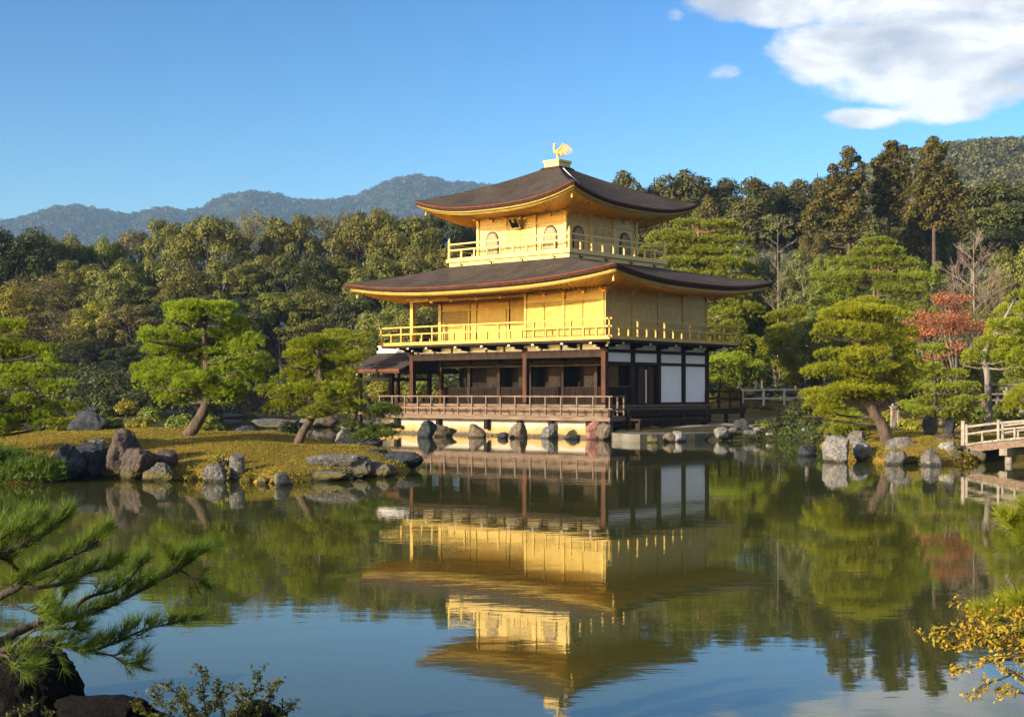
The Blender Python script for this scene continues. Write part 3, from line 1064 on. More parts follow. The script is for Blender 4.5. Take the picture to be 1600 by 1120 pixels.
    MB().box(REC - 0.05, REC - 0.004, 12.0, WT - 0.2, Z0, 6.15).build('sliding_panel', GOLD, root)
    MB().box(REC - 0.03, REC - 0.004, 5.72, 6.2, 6.35, 7.2).build('window_backing', DARK_WOOD, root)
    lattice(MB(), 'F', REC, 5.74, 6.2, 6.35, 7.2, 5, 9, 0.031, 0.028, 0.025).build('lattice_window', GOLD, root)
    # right end panels
    for s0 in (0.0, 2.4, 4.8, 7.2):
        MB().box(s0 + 0.12, s0 + 2.28, -0.04, -0.003, Z0, 7.18).build('wall_panel', GOLD, root)
        MB().box(s0 + 0.12, s0 + 2.28, -0.03, -0.003, 7.30, ZT - 0.01).build('wall_panel', GOLD, root)
    mb = MB()
    for s in (0.03, 2.4, 4.8, 7.2, 9.57):
        mb.box(s - 0.07, s + 0.07, -0.09, -0.0025, Z0, ZT - 0.005)
    for s0 in (0.0, 2.4, 4.8, 7.2):
        mb.box(s0 + 0.10, s0 + 2.30, -0.07, -0.0025, 7.19, 7.28)
    mb.build('frame', GOLD, root)
    for (s, t) in ((0.0, WT), (REC, WT + 0.02)):
        post(s, t, Z0, 7.94, 0.24, GOLD)
    MB().box(-0.13, 0.11, TB + 0.1, WT + 0.12, 7.66, 7.88).box(0.11, REC - 0.1, WT - 0.1, WT + 0.12, 7.66, 7.88).build('beam', GOLD, root)
    MB().box(0.1, REC - 0.003, TB + 0.003, WT - 0.1, 7.83, 7.87).build('porch_ceiling', GOLD_DEEP, root)
    MB().box(0.1, WS - 0.1, 0.1, WT - 0.1, 7.90, 7.94).build('ceiling', GOLD_DEEP, root)
    # ---------------- lower roof
    e = 2.8
    roof, ring, band = build_roof(root, (-e, WS + e, -e, WT + e), (0.33, 9.27, 2.63, 11.57), 8.20, 9.62, 0.58, 0.25, 'lower_roof', concave=0.42,
                                  label='wide lower roof of dark bark shingle')
    build_eaves(root, roof, ring, band, 0.25, (0.0, WS, 0.0, WT), 7.90, 0.22, 'lower')
    kn = MB().box(-0.12, -0.02, -0.09, 0.09, 7.58, 7.85).box(-0.42, -0.02, -0.07, 0.07, 7.74, 7.82).mesh('eave_bracket')
    kn.materials.append(GOLD_DEEP)
    n_ = 0

    def eave_bracket(s, t, rz, z):
        o = bpy.data.objects.new('eave_bracket', kn)
        COL.objects.link(o)
        o.parent = root
        o.location = (s, t, z)
        o.rotation_euler = (0, 0, rz)
    for t in (0.0, 1.35, 2.7, 4.05, 5.4, 7.2, 9.0, 11.0, 12.6, 14.2):
        eave_bracket(0.0 if t < 5.5 else 0.0, t, 0, 0)
    for s in (0.0, 2.4, 4.8, 7.2, 9.6):
        eave_bracket(s, 0.0, math.pi / 2, 0)
    eave_bracket(0.0, 0.0, math.pi / 4, 0)
    # hanging corner bells
    for s, t in ((-e + 0.5, -e + 0.5), (-e + 0.5, WT + e - 0.5), (WS + e - 0.5, -e + 0.5)):
        MB().tube([(s, t, 8.30), (s, t, 8.12), (s, t, 8.10), (s, t, 7.90)], [0.015, 0.015, 0.05, 0.075], 8).build('wind_bell', GOLD, root)
    # ---------------- third floor base and balcony
    b0, b1, c0, c1 = 0.35, 9.25, 2.65, 11.55
    mb = MB().box(b0, b1, c0, c1, 9.35, 10.02)
    base = mb.build('balcony_base', GOLD_PALE, root)
    mb = MB().box(b0 - 0.14, b1 + 0.14, c0 - 0.14, c1 + 0.14, 9.86, 10.045)
    mb.build('ledge', GOLD_PALE, base)
    orn = MB().box(-0.035, -0.005, -0.22, 0.20, 9.70, 9.735).box(-0.035, -0.005, -0.05, 0.03, 9.60, 9.70).box(-0.035, -0.005, 0.08, 0.13, 9.73, 9.80).mesh('fitting')
    orn.materials.append(DARK_WOOD)
    for k in range(4):
        for side in (0, 1):
            o = bpy.data.objects.new('fitting', orn)
            COL.objects.link(o)
            o.parent = base
            o.location = (b0, c0 + 1.0 + k * 2.3, 0) if side == 0 else (b0 + 1.0 + k * 2.3, c0, 0)
            o.rotation_euler = (0, 0, 0 if side == 0 else math.pi / 2)
    for sd in (((b0, c0), (b0, c1)), ((b0, c0), (b1, c0)), ((b0, c1), (b1, c1)), ((b1, c0), (b1, c1))):
        railing(root, 'railing', sd[0], sd[1], 10.045, (0.02, 0.52, 0.86), GOLD_PALE, 1.0, 0.085, full=20, ends=False, over=0)
    for s, t in ((b0, c0), (b0, c1), (b1, c0), (b1, c1)):
        MB().tube([(s, t, 10.0), (s, t, 10.98), (s, t, 11.0), (s, t, 11.1), (s, t, 11.3)], [0.085, 0.085, 0.10, 0.075, 0.008], 10).build('corner_post', GOLD_PALE, root)
    # ---------------- third floor walls
    s0, s1, t0, t1 = 1.55, 8.05, 3.85, 10.35
    Z0, ZT = 10.046, 12.38
    mb = MB()
    mb.box(s0, s0 + 0.08, t0, t1, Z0, ZT).box(s1 - 0.08, s1, t0, t1, Z0, ZT).box(s0 + 0.08, s1 - 0.08, t0, t0 + 0.08, Z0, ZT).box(s0 + 0.08, s1 - 0.08, t1 - 0.08, t1, Z0, ZT)
    w3 = mb.build('wall', GOLD_PALE, root)
    w3['label'] = 'pale gold wall of the top storey'
    for side, at, u0 in (('F', s0, t0), ('R', t0, s0), ('B', s1, t0), ('L', t1, s0)):
        mb = MB()
        for k in range(4):
            u = u0 + 6.5 * k / 3
            wallbox(mb, side, at, u - 0.085, u + 0.085, Z0, ZT - 0.004, -0.002, 0.10)
        wallbox(mb, side, at, u0, u0 + 6.5, 11.78, 11.86, -0.002, 0.07)
        mb.build('frame', GOLD_PALE, root)
        if side in 'BL':
            continue
        for k in (0, 2):
            c = u0 + 6.5 * (k + 0.5) / 3
            outer = arch_poly(c - 0.50, c + 0.50, Z0 + 0.05, 10.95, 11.60)
            inn = arch_poly(c - 0.44, c + 0.44, Z0 + 0.09, 10.93, 11.53)
            wn = MB().prism(outer, sidefn(side, at), 0.003, 0.035).build('arched_window', DARK_WOOD, root)
            MB().prism(inn, sidefn(side, at), 0.036, 0.05).build('window_paper', PAPER, wn)
            mb = MB()
            for q in range(1, 8):
                u = c - 0.44 + 0.88 * q / 8
                h = 11.46 - 0.75 * (abs(u - c) / 0.44) ** 2.4
                wallbox(mb, side, at, u - 0.012, u + 0.012, Z0 + 0.09, h, 0.051, 0.02)
            for q in range(1, 11):
                z = Z0 + 0.09 + q * 0.125
                hw = 0.43 if z < 10.95 else 0.43 * max(0.15, (1 - ((z - 10.95) / 0.62) ** 1.6)) ** 0.6
                wallbox(mb, side, at, c - hw, c + hw, z - 0.008, z + 0.008, 0.053, 0.02)
            mb.build('window_bars', GOLD_PALE, wn)
        c = u0 + 3.25
        fr = MB()
        wallbox(fr, side, at, c - 0.98, c - 0.88, Z0, 11.70, 0.003, 0.07)
        wallbox(fr, side, at, c + 0.88, c + 0.98, Z0, 11.70, 0.003, 0.07)
        wallbox(fr, side, at, c - 0.88, c + 0.88, 11.60, 11.70, 0.003, 0.07)
        fr.build('door_frame', GOLD_PALE, root)
        for dd in (-1, 1):
            u = c + dd * 0.44
            d = MB()
            wallbox(d, side, at, u - 0.41, u + 0.41, Z0 + 0.03, 11.58, 0.003, 0.035)
            door = d.build('door', GOLD_PALE, root)
            g_ = MB()
            wallbox(g_, side, at, u - 0.34, u + 0.34, 10.85, 11.50, 0.039, 0.006)
            g_.build('door_backing', PAPER, door)
            lattice(MB(), side, at, u - 0.34, u + 0.34, 10.85, 11.50, 10, 10, 0.046, 0.024, 0.02).build('door_lattice', GOLD_PALE, door)
            g_ = MB()
            for q in range(5):
                wallbox(g_, side, at, u - 0.34, u + 0.34, Z0 + 0.10 + q * 0.14, Z0 + 0.16 + q * 0.14, 0.039, 0.012)
            g_.build('door_slats', GOLD_PALE, door)
    MB().box(s0 + 0.1, s1 - 0.1, t0 + 0.1, t1 - 0.1, 12.42, 12.46).build('ceiling', GOLD_DEEP, root)
    # plaque
    pq = MB().prism([(-0.30, 11.62), (0.30, 11.62), (0.30, 12.10), (-0.30, 12.10)], lambda u, z, d: (s0 - 0.25 - d - (z - 11.62) * 0.75, t0 + 3.35 + u, z), 0, 0.05).build('name_plaque', BLACK, root)
    mb = MB()
    for (ua, ub, za, zb) in ((-0.33, 0.33, 11.58, 11.63), (-0.33, 0.33, 12.09, 12.14), (-0.34, -0.28, 11.6, 12.12), (0.28, 0.34, 11.6, 12.12), (-0.07, 0.09, 11.90, 12.06)):
        mb.prism([(ua, za), (ub, za), (ub, zb), (ua, zb)], lambda u, z, d: (s0 - 0.25 - d - (z - 11.62) * 0.75, t0 + 3.35 + u, z), 0.04, 0.075)
    mb.build('plaque_frame', GOLD_PALE, pq)
    # ---------------- upper roof
    e = 2.6
    roof, ring, band = build_roof(root, (s0 - e, s1 + e, t0 - e, t1 + e), (4.2, 5.4, 6.5, 7.7), 12.70, 15.36, 0.74, 0.24, 'upper_roof', concave=0.40,
                                  label='steep upper roof of dark bark shingle with turned-up corners')
    build_eaves(root, roof, ring, band, 0.24, (s0, s1, t0, t1), 12.42, 0.20, 'upper')
    band('gold_edge_strip', [ring(0.10, -0.205), ring(0.07, -0.245), ring(0.10, -0.32), ring(0.2, -0.322)], GOLD, roof)
    for k in range(7):
        u = 6.5 * k / 6
        eave_bracket(s0, t0 + u, 0, 4.54)
        eave_bracket(s0 + u, t0, math.pi / 2, 4.54)
    eave_bracket(s0, t0, math.pi / 4, 4.54)
    for s, t in ((s0 - e + 0.45, t0 - e + 0.45), (s0 - e + 0.45, t1 + e - 0.45), (s1 + e - 0.45, t0 - e + 0.45)):
        MB().tube([(s, t, 12.98), (s, t, 12.80), (s, t, 12.78), (s, t, 12.60)], [0.015, 0.015, 0.045, 0.07], 8).build('wind_bell', GOLD, root)
    # cable running down the right hand slope
    pts = []
    for j in range(9):
        v = 1 - j / 8 * 0.86
        g_ = 0.60 * v + 0.40 * v * v
        z = 12.66 * (1 - g_) + 15.36 * g_ + 0.03
        a = (s0 - e + 3.2, t0 - e)
        b = (4.5, 6.5)
        pts.append((a[0] * (1 - v) + b[0] * v, a[1] * (1 - v) + b[1] * v, z))
    MB().tube(pts, 0.03, 6).build('roof_cable', WHITE_TIP, roof)
    # ridge pedestal
    mb = MB().box(4.10, 5.50, 6.40, 7.80, 15.30, 15.38).box(4.18, 5.42, 6.48, 7.72, 15.38, 15.43)
    mb.build('pedestal_base', DARK_WOOD, root)
    mb = MB().box(4.26, 5.34, 6.56, 7.64, 15.432, 15.78).box(4.20, 5.40, 6.50, 7.70, 15.70, 15.83)
    mb.build('pedestal', GOLD_PALE, root)
    return root


def build_phoenix():
    c = pav(4.8, 7.1, 15.83)
    root = empty('phoenix_statue', c, 0.15, 'gilded bird statue with one raised wing on the peak of the upper roof', 'statue')
    mb = MB()
    body = [(0.42, 0, 0.30), (0.30, 0, 0.40), (0.12, 0, 0.46), (-0.05, 0, 0.50), (-0.15, 0, 0.58), (-0.20, 0, 0.70), (-0.20, 0, 0.82), (-0.16, 0, 0.92), (-0.14, 0, 0.98), (-0.20, 0, 1.00), (-0.29, 0, 0.96)]
    rad = [0.02, 0.06, 0.12, 0.14, 0.11, 0.075, 0.06, 0.06, 0.065, 0.045, 0.008]
    mb.tube(body, rad, 10)
    mb.build('body', GOLD_PALE, root, True)
    for y in (-0.06, 0.06):
        MB().tube([(0.0, y, 0.42), (-0.02, y, 0.25), (0.02, y, 0.12), (-0.01, y, 0.0)], [0.05, 0.03, 0.022, 0.03], 7).build('leg', GOLD_PALE, root, True)
    crest = MB()
    for k in range(3):
        crest.tube([(-0.13, 0, 0.99), (-0.08 + 0.03 * k, 0, 1.05), (-0.02 + 0.05 * k, 0, 1.05 - 0.04 * k)], [0.02, 0.018, 0.004], 5)
    crest.build('crest', GOLD_PALE, root)

    def wing(y, dx, top, n, sgn, reach):
        mb = MB()
        mb.tube([(-0.06, y * 0.6, 0.55), (0.08, y, 0.68), (0.20 + dx, y * 1.3, top)], [0.05, 0.045, 0.03], 7)
        for k in range(n):
            f = k / (n - 1)
            r0 = Vector((-0.02 + (0.24 + dx) * f, y * (0.7 + 0.6 * f), 0.60 + (top - 0.60) * f))
            tip = Vector((0.18 + reach * f ** 0.9, y * (1.2 + 1.3 * f), 0.24 + 0.02 * k * (1 if k % 2 else 0.6) + 0.06 * f))
            mid = (r0 + tip) / 2 + Vector((0.05 * (1 - f), 0, 0.05 + 0.05 * f))
            mb.tube([r0, mid, tip], [0.022, 0.034, 0.006], 5)
        mb.build('wing', GOLD_PALE, root)
    wing(-0.14, 0.10, 1.0, 12, 1, 0.70)
    wing(0.16, -0.10, 0.80, 6, 1, 0.40)


def build_annex():
    """small open fishing hall at the pavilion's left end"""
    root = empty('fishing_hall', PAV_O, PAV_R, 'small open side hall with its own brown roof left of the gold pavilion', 'porch hall')
    t0, t1, s0, s1 = 15.9, 18.9, 0.1, 3.3
    for (s, t) in ((s0, t0 + 0.2), (s0, t1), (s1, t0 + 0.2), (s1, t1)):
        MB().box(s - 0.11, s + 0.11, t - 0.11, t + 0.11, -0.4, 3.62).build('post', DARK_WOOD, root)
    mb = MB()
    for s in (s0, s1):
        mb.box(s - 0.07, s + 0.07, t0 + 0.31, t1 - 0.11, 3.10, 3.26).box(s - 0.09, s + 0.09, t0 - 0.5, t1 + 0.5, 3.622, 3.76)
    for t in (t0 + 0.2, t1):
        mb.box(s0 + 0.11, s1 - 0.11, t - 0.07, t + 0.07, 3.10, 3.26)
    mb.build('beam', DARK_WOOD, root)
    MB().box(s0 - 0.3, s1 + 0.3, 15.87, t1 + 0.3, 1.05, 1.2).build('floor', GREY_WOOD, root)
    MB().box(s1 - 0.05, s1 + 0.03, 15.9, t1, 1.2, 1.75).build('low_wall', RED_WOOD, root)
    # gabled roof, ridge along the length
    mb = MB()
    sm = (s0 + s1) / 2
    n = 8
    ta, tb = 14.45, t1 + 0.95
    for sg in (-1, 1):
        rows = []
        for j in range(n + 1):
            f = j / n
            s = sm + sg * f * 2.55
            z = 4.86 - 1.24 * (f ** 0.85) + 0.10 * f * f
            rows.append((s, z))
        for j in range(n):
            (sa, za), (sb, zb) = rows[j], rows[j + 1]
            va = [(sa, ta + 0.12 * (1 - j / n), za), (sa, tb - 0.9 * (1 - j / n), za), (sb, tb - 0.9 * (1 - (j + 1) / n), zb), (sb, ta + 0.12 * (1 - (j + 1) / n), zb)]
            lo = [(p[0], p[1], p[2] - 0.20) for p in va]
            q = va + lo
            mb.add(q, [(0, 1, 2, 3) if sg > 0 else (3, 2, 1, 0), (4, 5, 6, 7), (0, 1, 5, 4), (2, 3, 7, 6), (1, 2, 6, 5), (3, 0, 4, 7)])
    roof = mb.build('roof', THATCH, root)
    MB().box(sm - 2.60, sm - 2.52, ta, tb, 3.60, 3.76).build('edge_trim', TRIM_RED, roof)
    MB().box(sm - 0.16, sm + 0.16, 15.75, tb - 0.9, 4.80, 4.96).box(sm - 0.10, sm + 0.10, 16.6, tb - 1.0, 4.96, 5.20).box(sm - 0.15, sm + 0.15, 16.5, tb - 0.95, 5.20, 5.28).build('ridge_cap', TILE, roof)
    for t in (16.2, 17.2, 18.3, 19.3):
        MB().box(sm - 2.42, sm - 2.30, t - 0.05, t + 0.05, 3.45, 3.56).build('rafter_tip', WHITE_TIP, roof)


build_pavilion()
build_phoenix()
build_annex()

# foundation wall and stone apron
fw = MB().box(-0.92, -0.3, -0.75, 16.4, -0.5, 0.86).build('foundation_wall', FOUND)
fw.location = PAV_O
fw.rotation_euler = (0, 0, PAV_R)
meta(fw, 'low white plaster foundation wall with yellow stains under the pavilion deck', 'foundation wall')


def build_apron():
    pts = [W(953, 67.6), W(958, 66.2), W(985, 64.6), W(1000, 64.2), W(1085, 65.8), W(1128, 67.4), W(1205, 72), W(1150, 78.5), W(1060, 77), W(968, 70)]
    mb = MB().prism([tuple(p) for p in pts], lambda u, z, d: (u, z, d), -0.6, 0.36)
    o = mb.build('stone_apron', STONE)
    meta(o, 'pale flat stone landing beside the dark platform at the right end of the pavilion', 'stone landing')
    mb = MB().prism([tuple(p) for p in (W(1001, 64.0), W(1086, 65.6), W(1086, 65.7), W(1001, 64.15))], lambda u, z, d: (u, z, d), -0.6, 0.30)
    mb.build('dark_face', STONE_D, o)


build_apron()


# ------------------------------------------------------------------ leaves, needles, rocks
def unit(v):
    return v / np.maximum(np.linalg.norm(v, axis=-1, keepdims=True), 1e-9)


def leaf_quads(C, Nrm, size, rng, aspect=0.55, jit=0.7):
    """one pointed leaf per centre, facing roughly along Nrm"""
    n = len(C)
    nn = unit(Nrm + jit * rng.normal(size=(n, 3)))
    a = unit(np.cross(nn, rng.normal(size=(n, 3))))
    b = np.cross(nn, a)
    s = (size * (0.7 + 0.6 * rng.random(n)))[:, None] if np.ndim(size) == 0 else (size * (0.7 + 0.6 * rng.random(n)))[:, None]
    V = np.stack([C - a * s, C + b * s * aspect + nn * s * 0.12, C + a * s, C - b * s * aspect + nn * s * 0.12], 1).reshape(-1, 3)
    FA = np.arange(4 * n).reshape(-1, 4)
    return V, FA


def needle_tris(C, Dr, per, length, width, spread, rng, lift_=0.0):
    """a tuft of per needles at every centre, fanned round Dr"""
    n = len(C)
    C2 = np.repeat(C, per, 0)
    d = np.repeat(Dr, per, 0) + spread * rng.normal(size=(n * per, 3))
    d[:, 2] += lift_
    d = unit(d)
    L = (length * (0.7 + 0.5 * rng.random(n * per)))[:, None]
    w = unit(np.cross(d, rng.normal(size=(n * per, 3)))) * (width / 2)
    base = C2 + d * L * 0.06
    V = np.stack([base - w, base + w, C2 + d * L], 1).reshape(-1, 3)
    return V, np.arange(3 * n * per).reshape(-1, 3)


def merge(parts):
    vs, fs, b = [], [], 0
    for V, FA in parts:
        vs.append(V)
        fs.append(FA + b)
        b += len(V)
    return np.concatenate(vs), np.concatenate(fs)


def sphere_pts(n, rng):
    return unit(rng.normal(size=(n, 3)))


def make_rock(name, center, rx, ry, rz, mat, seed, sub=4, rough=1.0, cut=7, yaw=None, flat_top=None):
    rr = random.Random(seed)
    key = ('ico', sub)
    if key not in MATS:
        import bmesh
        bm = bmesh.new()
        bmesh.ops.create_icosphere(bm, subdivisions=sub, radius=1.0)
        vs = np.array([v.co[:] for v in bm.verts])
        fs = np.array([[v.index for v in f.verts] for f in bm.faces])
        bm.free()
        MATS[key] = (vs, fs)
    vs, fs = MATS[key]
    V = np.sign(vs) * np.abs(vs) ** 0.72
    V /= np.abs(V).max()
    off = Vector((rr.uniform(-50, 50), rr.uniform(-50, 50), rr.uniform(-50, 50)))
    # planes struck off the block
    for _ in range(cut + 4):
        nrm = Vector((rr.gauss(0, 1), rr.gauss(0, 1), rr.gauss(0, 0.7))).normalized()
        dd = rr.uniform(0.52, 0.84)
        k = V @ np.array(nrm)
        V -= np.outer(np.maximum(0, k - dd) * 0.9, np.array(nrm))
    if flat_top:
        V[:, 2] = np.minimum(V[:, 2], flat_top + 0.10 * (V[:, 2] - flat_top))
    for i in range(len(V)):
        p = Vector(V[i])
        q = p * 1.1 + off
        k = 0.20 * mnoise.noise(q) + 0.15 * (0.35 - abs(mnoise.noise(q * 2.3))) + 0.13 * (0.3 - abs(mnoise.noise(q * 5.1))) + 0.08 * (0.25 - abs(mnoise.noise(q * 10.7))) + (0.05 * mnoise.noise(q * 21.0) if sub > 3 else 0)
        V[i] += vs[i] * k * rough
    V = V * np.array([rx, ry, rz])
    a = rr.uniform(-0.4, 0.4) if yaw is None else yaw
    c, s = math.cos(a), math.sin(a)
    V = np.stack([V[:, 0] * c - V[:, 1] * s, V[:, 0] * s + V[:, 1] * c, V[:, 2]], 1)
    o = link(name, np_mesh(name, V, fs, True), mat)
    o.location = center
    return o


def pad_points(c, rx, ry, rz, rng, dens, lobes=None):
    """tuft seats over an uneven cushion of foliage: points and growing directions"""
    area = math.pi * rx * ry
    nl = lobes or max(5, int(4 + area * 2.2))
    Cs, Ds = [], []
    for k in range(nl):
        if k == 0:
            ox, oy, f = 0.0, 0.0, 0.62
        else:
            an = rng.random() * 2 * math.pi
            rad = 0.30 + 0.55 * rng.random() ** 0.6
            ox, oy = math.cos(an) * rad * rx, math.sin(an) * rad * ry
            f = 0.24 + 0.24 * rng.random()
        lx, ly = rx * f, ry * f
        lz = rz * (0.75 + 0.5 * rng.random()) * (0.75 + f * 0.5)
        oz = rz * (0.45 - 0.9 * ((ox / rx) ** 2 + (oy / ry) ** 2)) + rz * 0.35 * rng.normal()
        n = max(10, int(dens * math.pi * (lx * ly + lz * (lx + ly)) * 1.0))
        s = sphere_pts(n, rng)
        up = rng.random(n) < 0.74
        s[:, 2] = np.where(up, np.abs(s[:, 2]), s[:, 2])
        rr = 0.72 + 0.33 * rng.random((n, 1))
        p = s * rr * np.array([lx, ly, lz]) + np.array([ox, oy, oz])
        Cs.append(p + np.array(c))
        Ds.append(unit(s * np.array([1.0, 1.0, 0.9]) + np.array([0, 0, 0.55])))
    return np.concatenate(Cs), np.concatenate(Ds)


def interp_path(pts, z):
    """the point of a rising path nearest below height z"""
    best = pts[0]
    for a, b in zip(pts[:-1], pts[1:]):
        if a[2] <= z <= b[2] and b[2] > a[2]:
            return a + (b - a) * ((z - a[2]) / (b[2] - a[2]))
        if b[2] < z:
            best = b
    return best


def smooth_path(pts, n=5):
    """Catmull-Rom through pts"""
    pts = [Vector(p) for p in pts]
    out = []
    for i in range(len(pts) - 1):
        p0, p1, p2, p3 = pts[max(i - 1, 0)], pts[i], pts[i + 1], pts[min(i + 2, len(pts) - 1)]
        for k in range(n):
            t = k / n
            out.append(0.5 * ((2 * p1) + (p2 - p0) * t + (2 * p0 - 5 * p1 + 4 * p2 - p3) * t * t + (3 * p1 - p0 - 3 * p2 + p3) * t ** 3))
    out.append(pts[-1])
    return out


def garden_pine(name, label, D, trunk, pads, mat, bark, r0, seed, needle=0.13, nw=0.017, dens=150, per=8, extra=5, depth=0.75, group=None, base_z=None):
    """a cloud-pruned pine: leaning trunk, limbs, cushions of needles. trunk and pads are read off at distance D"""
    rng = np.random.RandomState(seed)
    rr = random.Random(seed)
    tp = [P(px, py, D + (k[0] if k else 0)) for px, py, *k in trunk]
    gzz = gz(tp[0].x, tp[0].y) if base_z is None else base_z
    tp[0].z = min(tp[0].z, gzz) - 0.12
    base = Vector((tp[0].x, tp[0].y, gzz))
    root = empty(name, base, 0, label, 'pine tree', group)
    path = smooth_path([p - base for p in tp], 6)
    n = len(path)
    rad = [r0 * (1 - 0.72 * i / (n - 1)) * (1.35 if i == 0 else 1.12 if i == 1 else 1) * (1 + 0.06 * rr.uniform(-1, 1)) for i in range(n)]
    mb = MB()
    mb.tube(path, rad, 10)
    parts = []
    allp = []
    for q in pads:
        px, py, hw, hh = q[:4]
        dd = q[4] if len(q) > 4 else rr.uniform(-0.5, 0.5)
        c = P(px, py, D + dd) - base
        k = (D + dd) / F
        allp.append((c, hw * k * 1.06, max(0.35, min(hw * k * depth, 1.3)), hh * k * 1.20))
    for _ in range(extra):
        # cushions on the near and far sides which fill the crown in depth
        c, rx, ry, rz = rr.choice(allp[:len(pads)])
        sg = rr.choice((-1, 1))
        allp.append((Vector((c.x * 0.75 + rr.uniform(-0.3, 0.3), c.y + sg * rr.uniform(0.7, 1.3), c.z + rr.uniform(-0.22, 0.05))), rx * 0.7, ry * 0.8, rz * 0.9))
    for c, rx, ry, rz in allp:
        C, Dr = pad_points(c, rx, ry, rz, rng, dens)
        parts.append(needle_tris(C, Dr, per, needle, nw, 0.42, rng))
        # limb to the cushion
        a = interp_path(path, c.z - 0.12 - 0.10 * abs(c.x))
        e = Vector((c.x, c.y, c.z - rz * 0.45))
        mid = a.lerp(e, 0.5) + Vector((rr.uniform(-0.1, 0.1), rr.uniform(-0.1, 0.1), -0.06 - 0.05 * rr.random()))
        lp = smooth_path([a, mid, e], 4)
        lr = r0 * 0.30
        mb.tube(lp, [lr * (1 - 0.65 * i / (len(lp) - 1)) for i in range(len(lp))], 6)
        for _k in range(6):
            an = rr.uniform(0, 6.28)
            t = e + Vector((math.cos(an) * rx * rr.uniform(0.45, 0.85), math.sin(an) * ry * rr.uniform(0.4, 0.8), rz * rr.uniform(-0.1, 0.35)))
            s = lp[rr.randint(len(lp) // 2, len(lp) - 1)]
            m = s.lerp(t, 0.5) + Vector((0, 0, -0.04))
            mb.tube([s, m, t], [lr * 0.32, lr * 0.22, lr * 0.10], 5, False)
    mb.build('trunk', bark, root, True)
    V, FA = merge(parts)
    link('crown', np_mesh(name + '_crown', V, FA), mat, root)
    return root


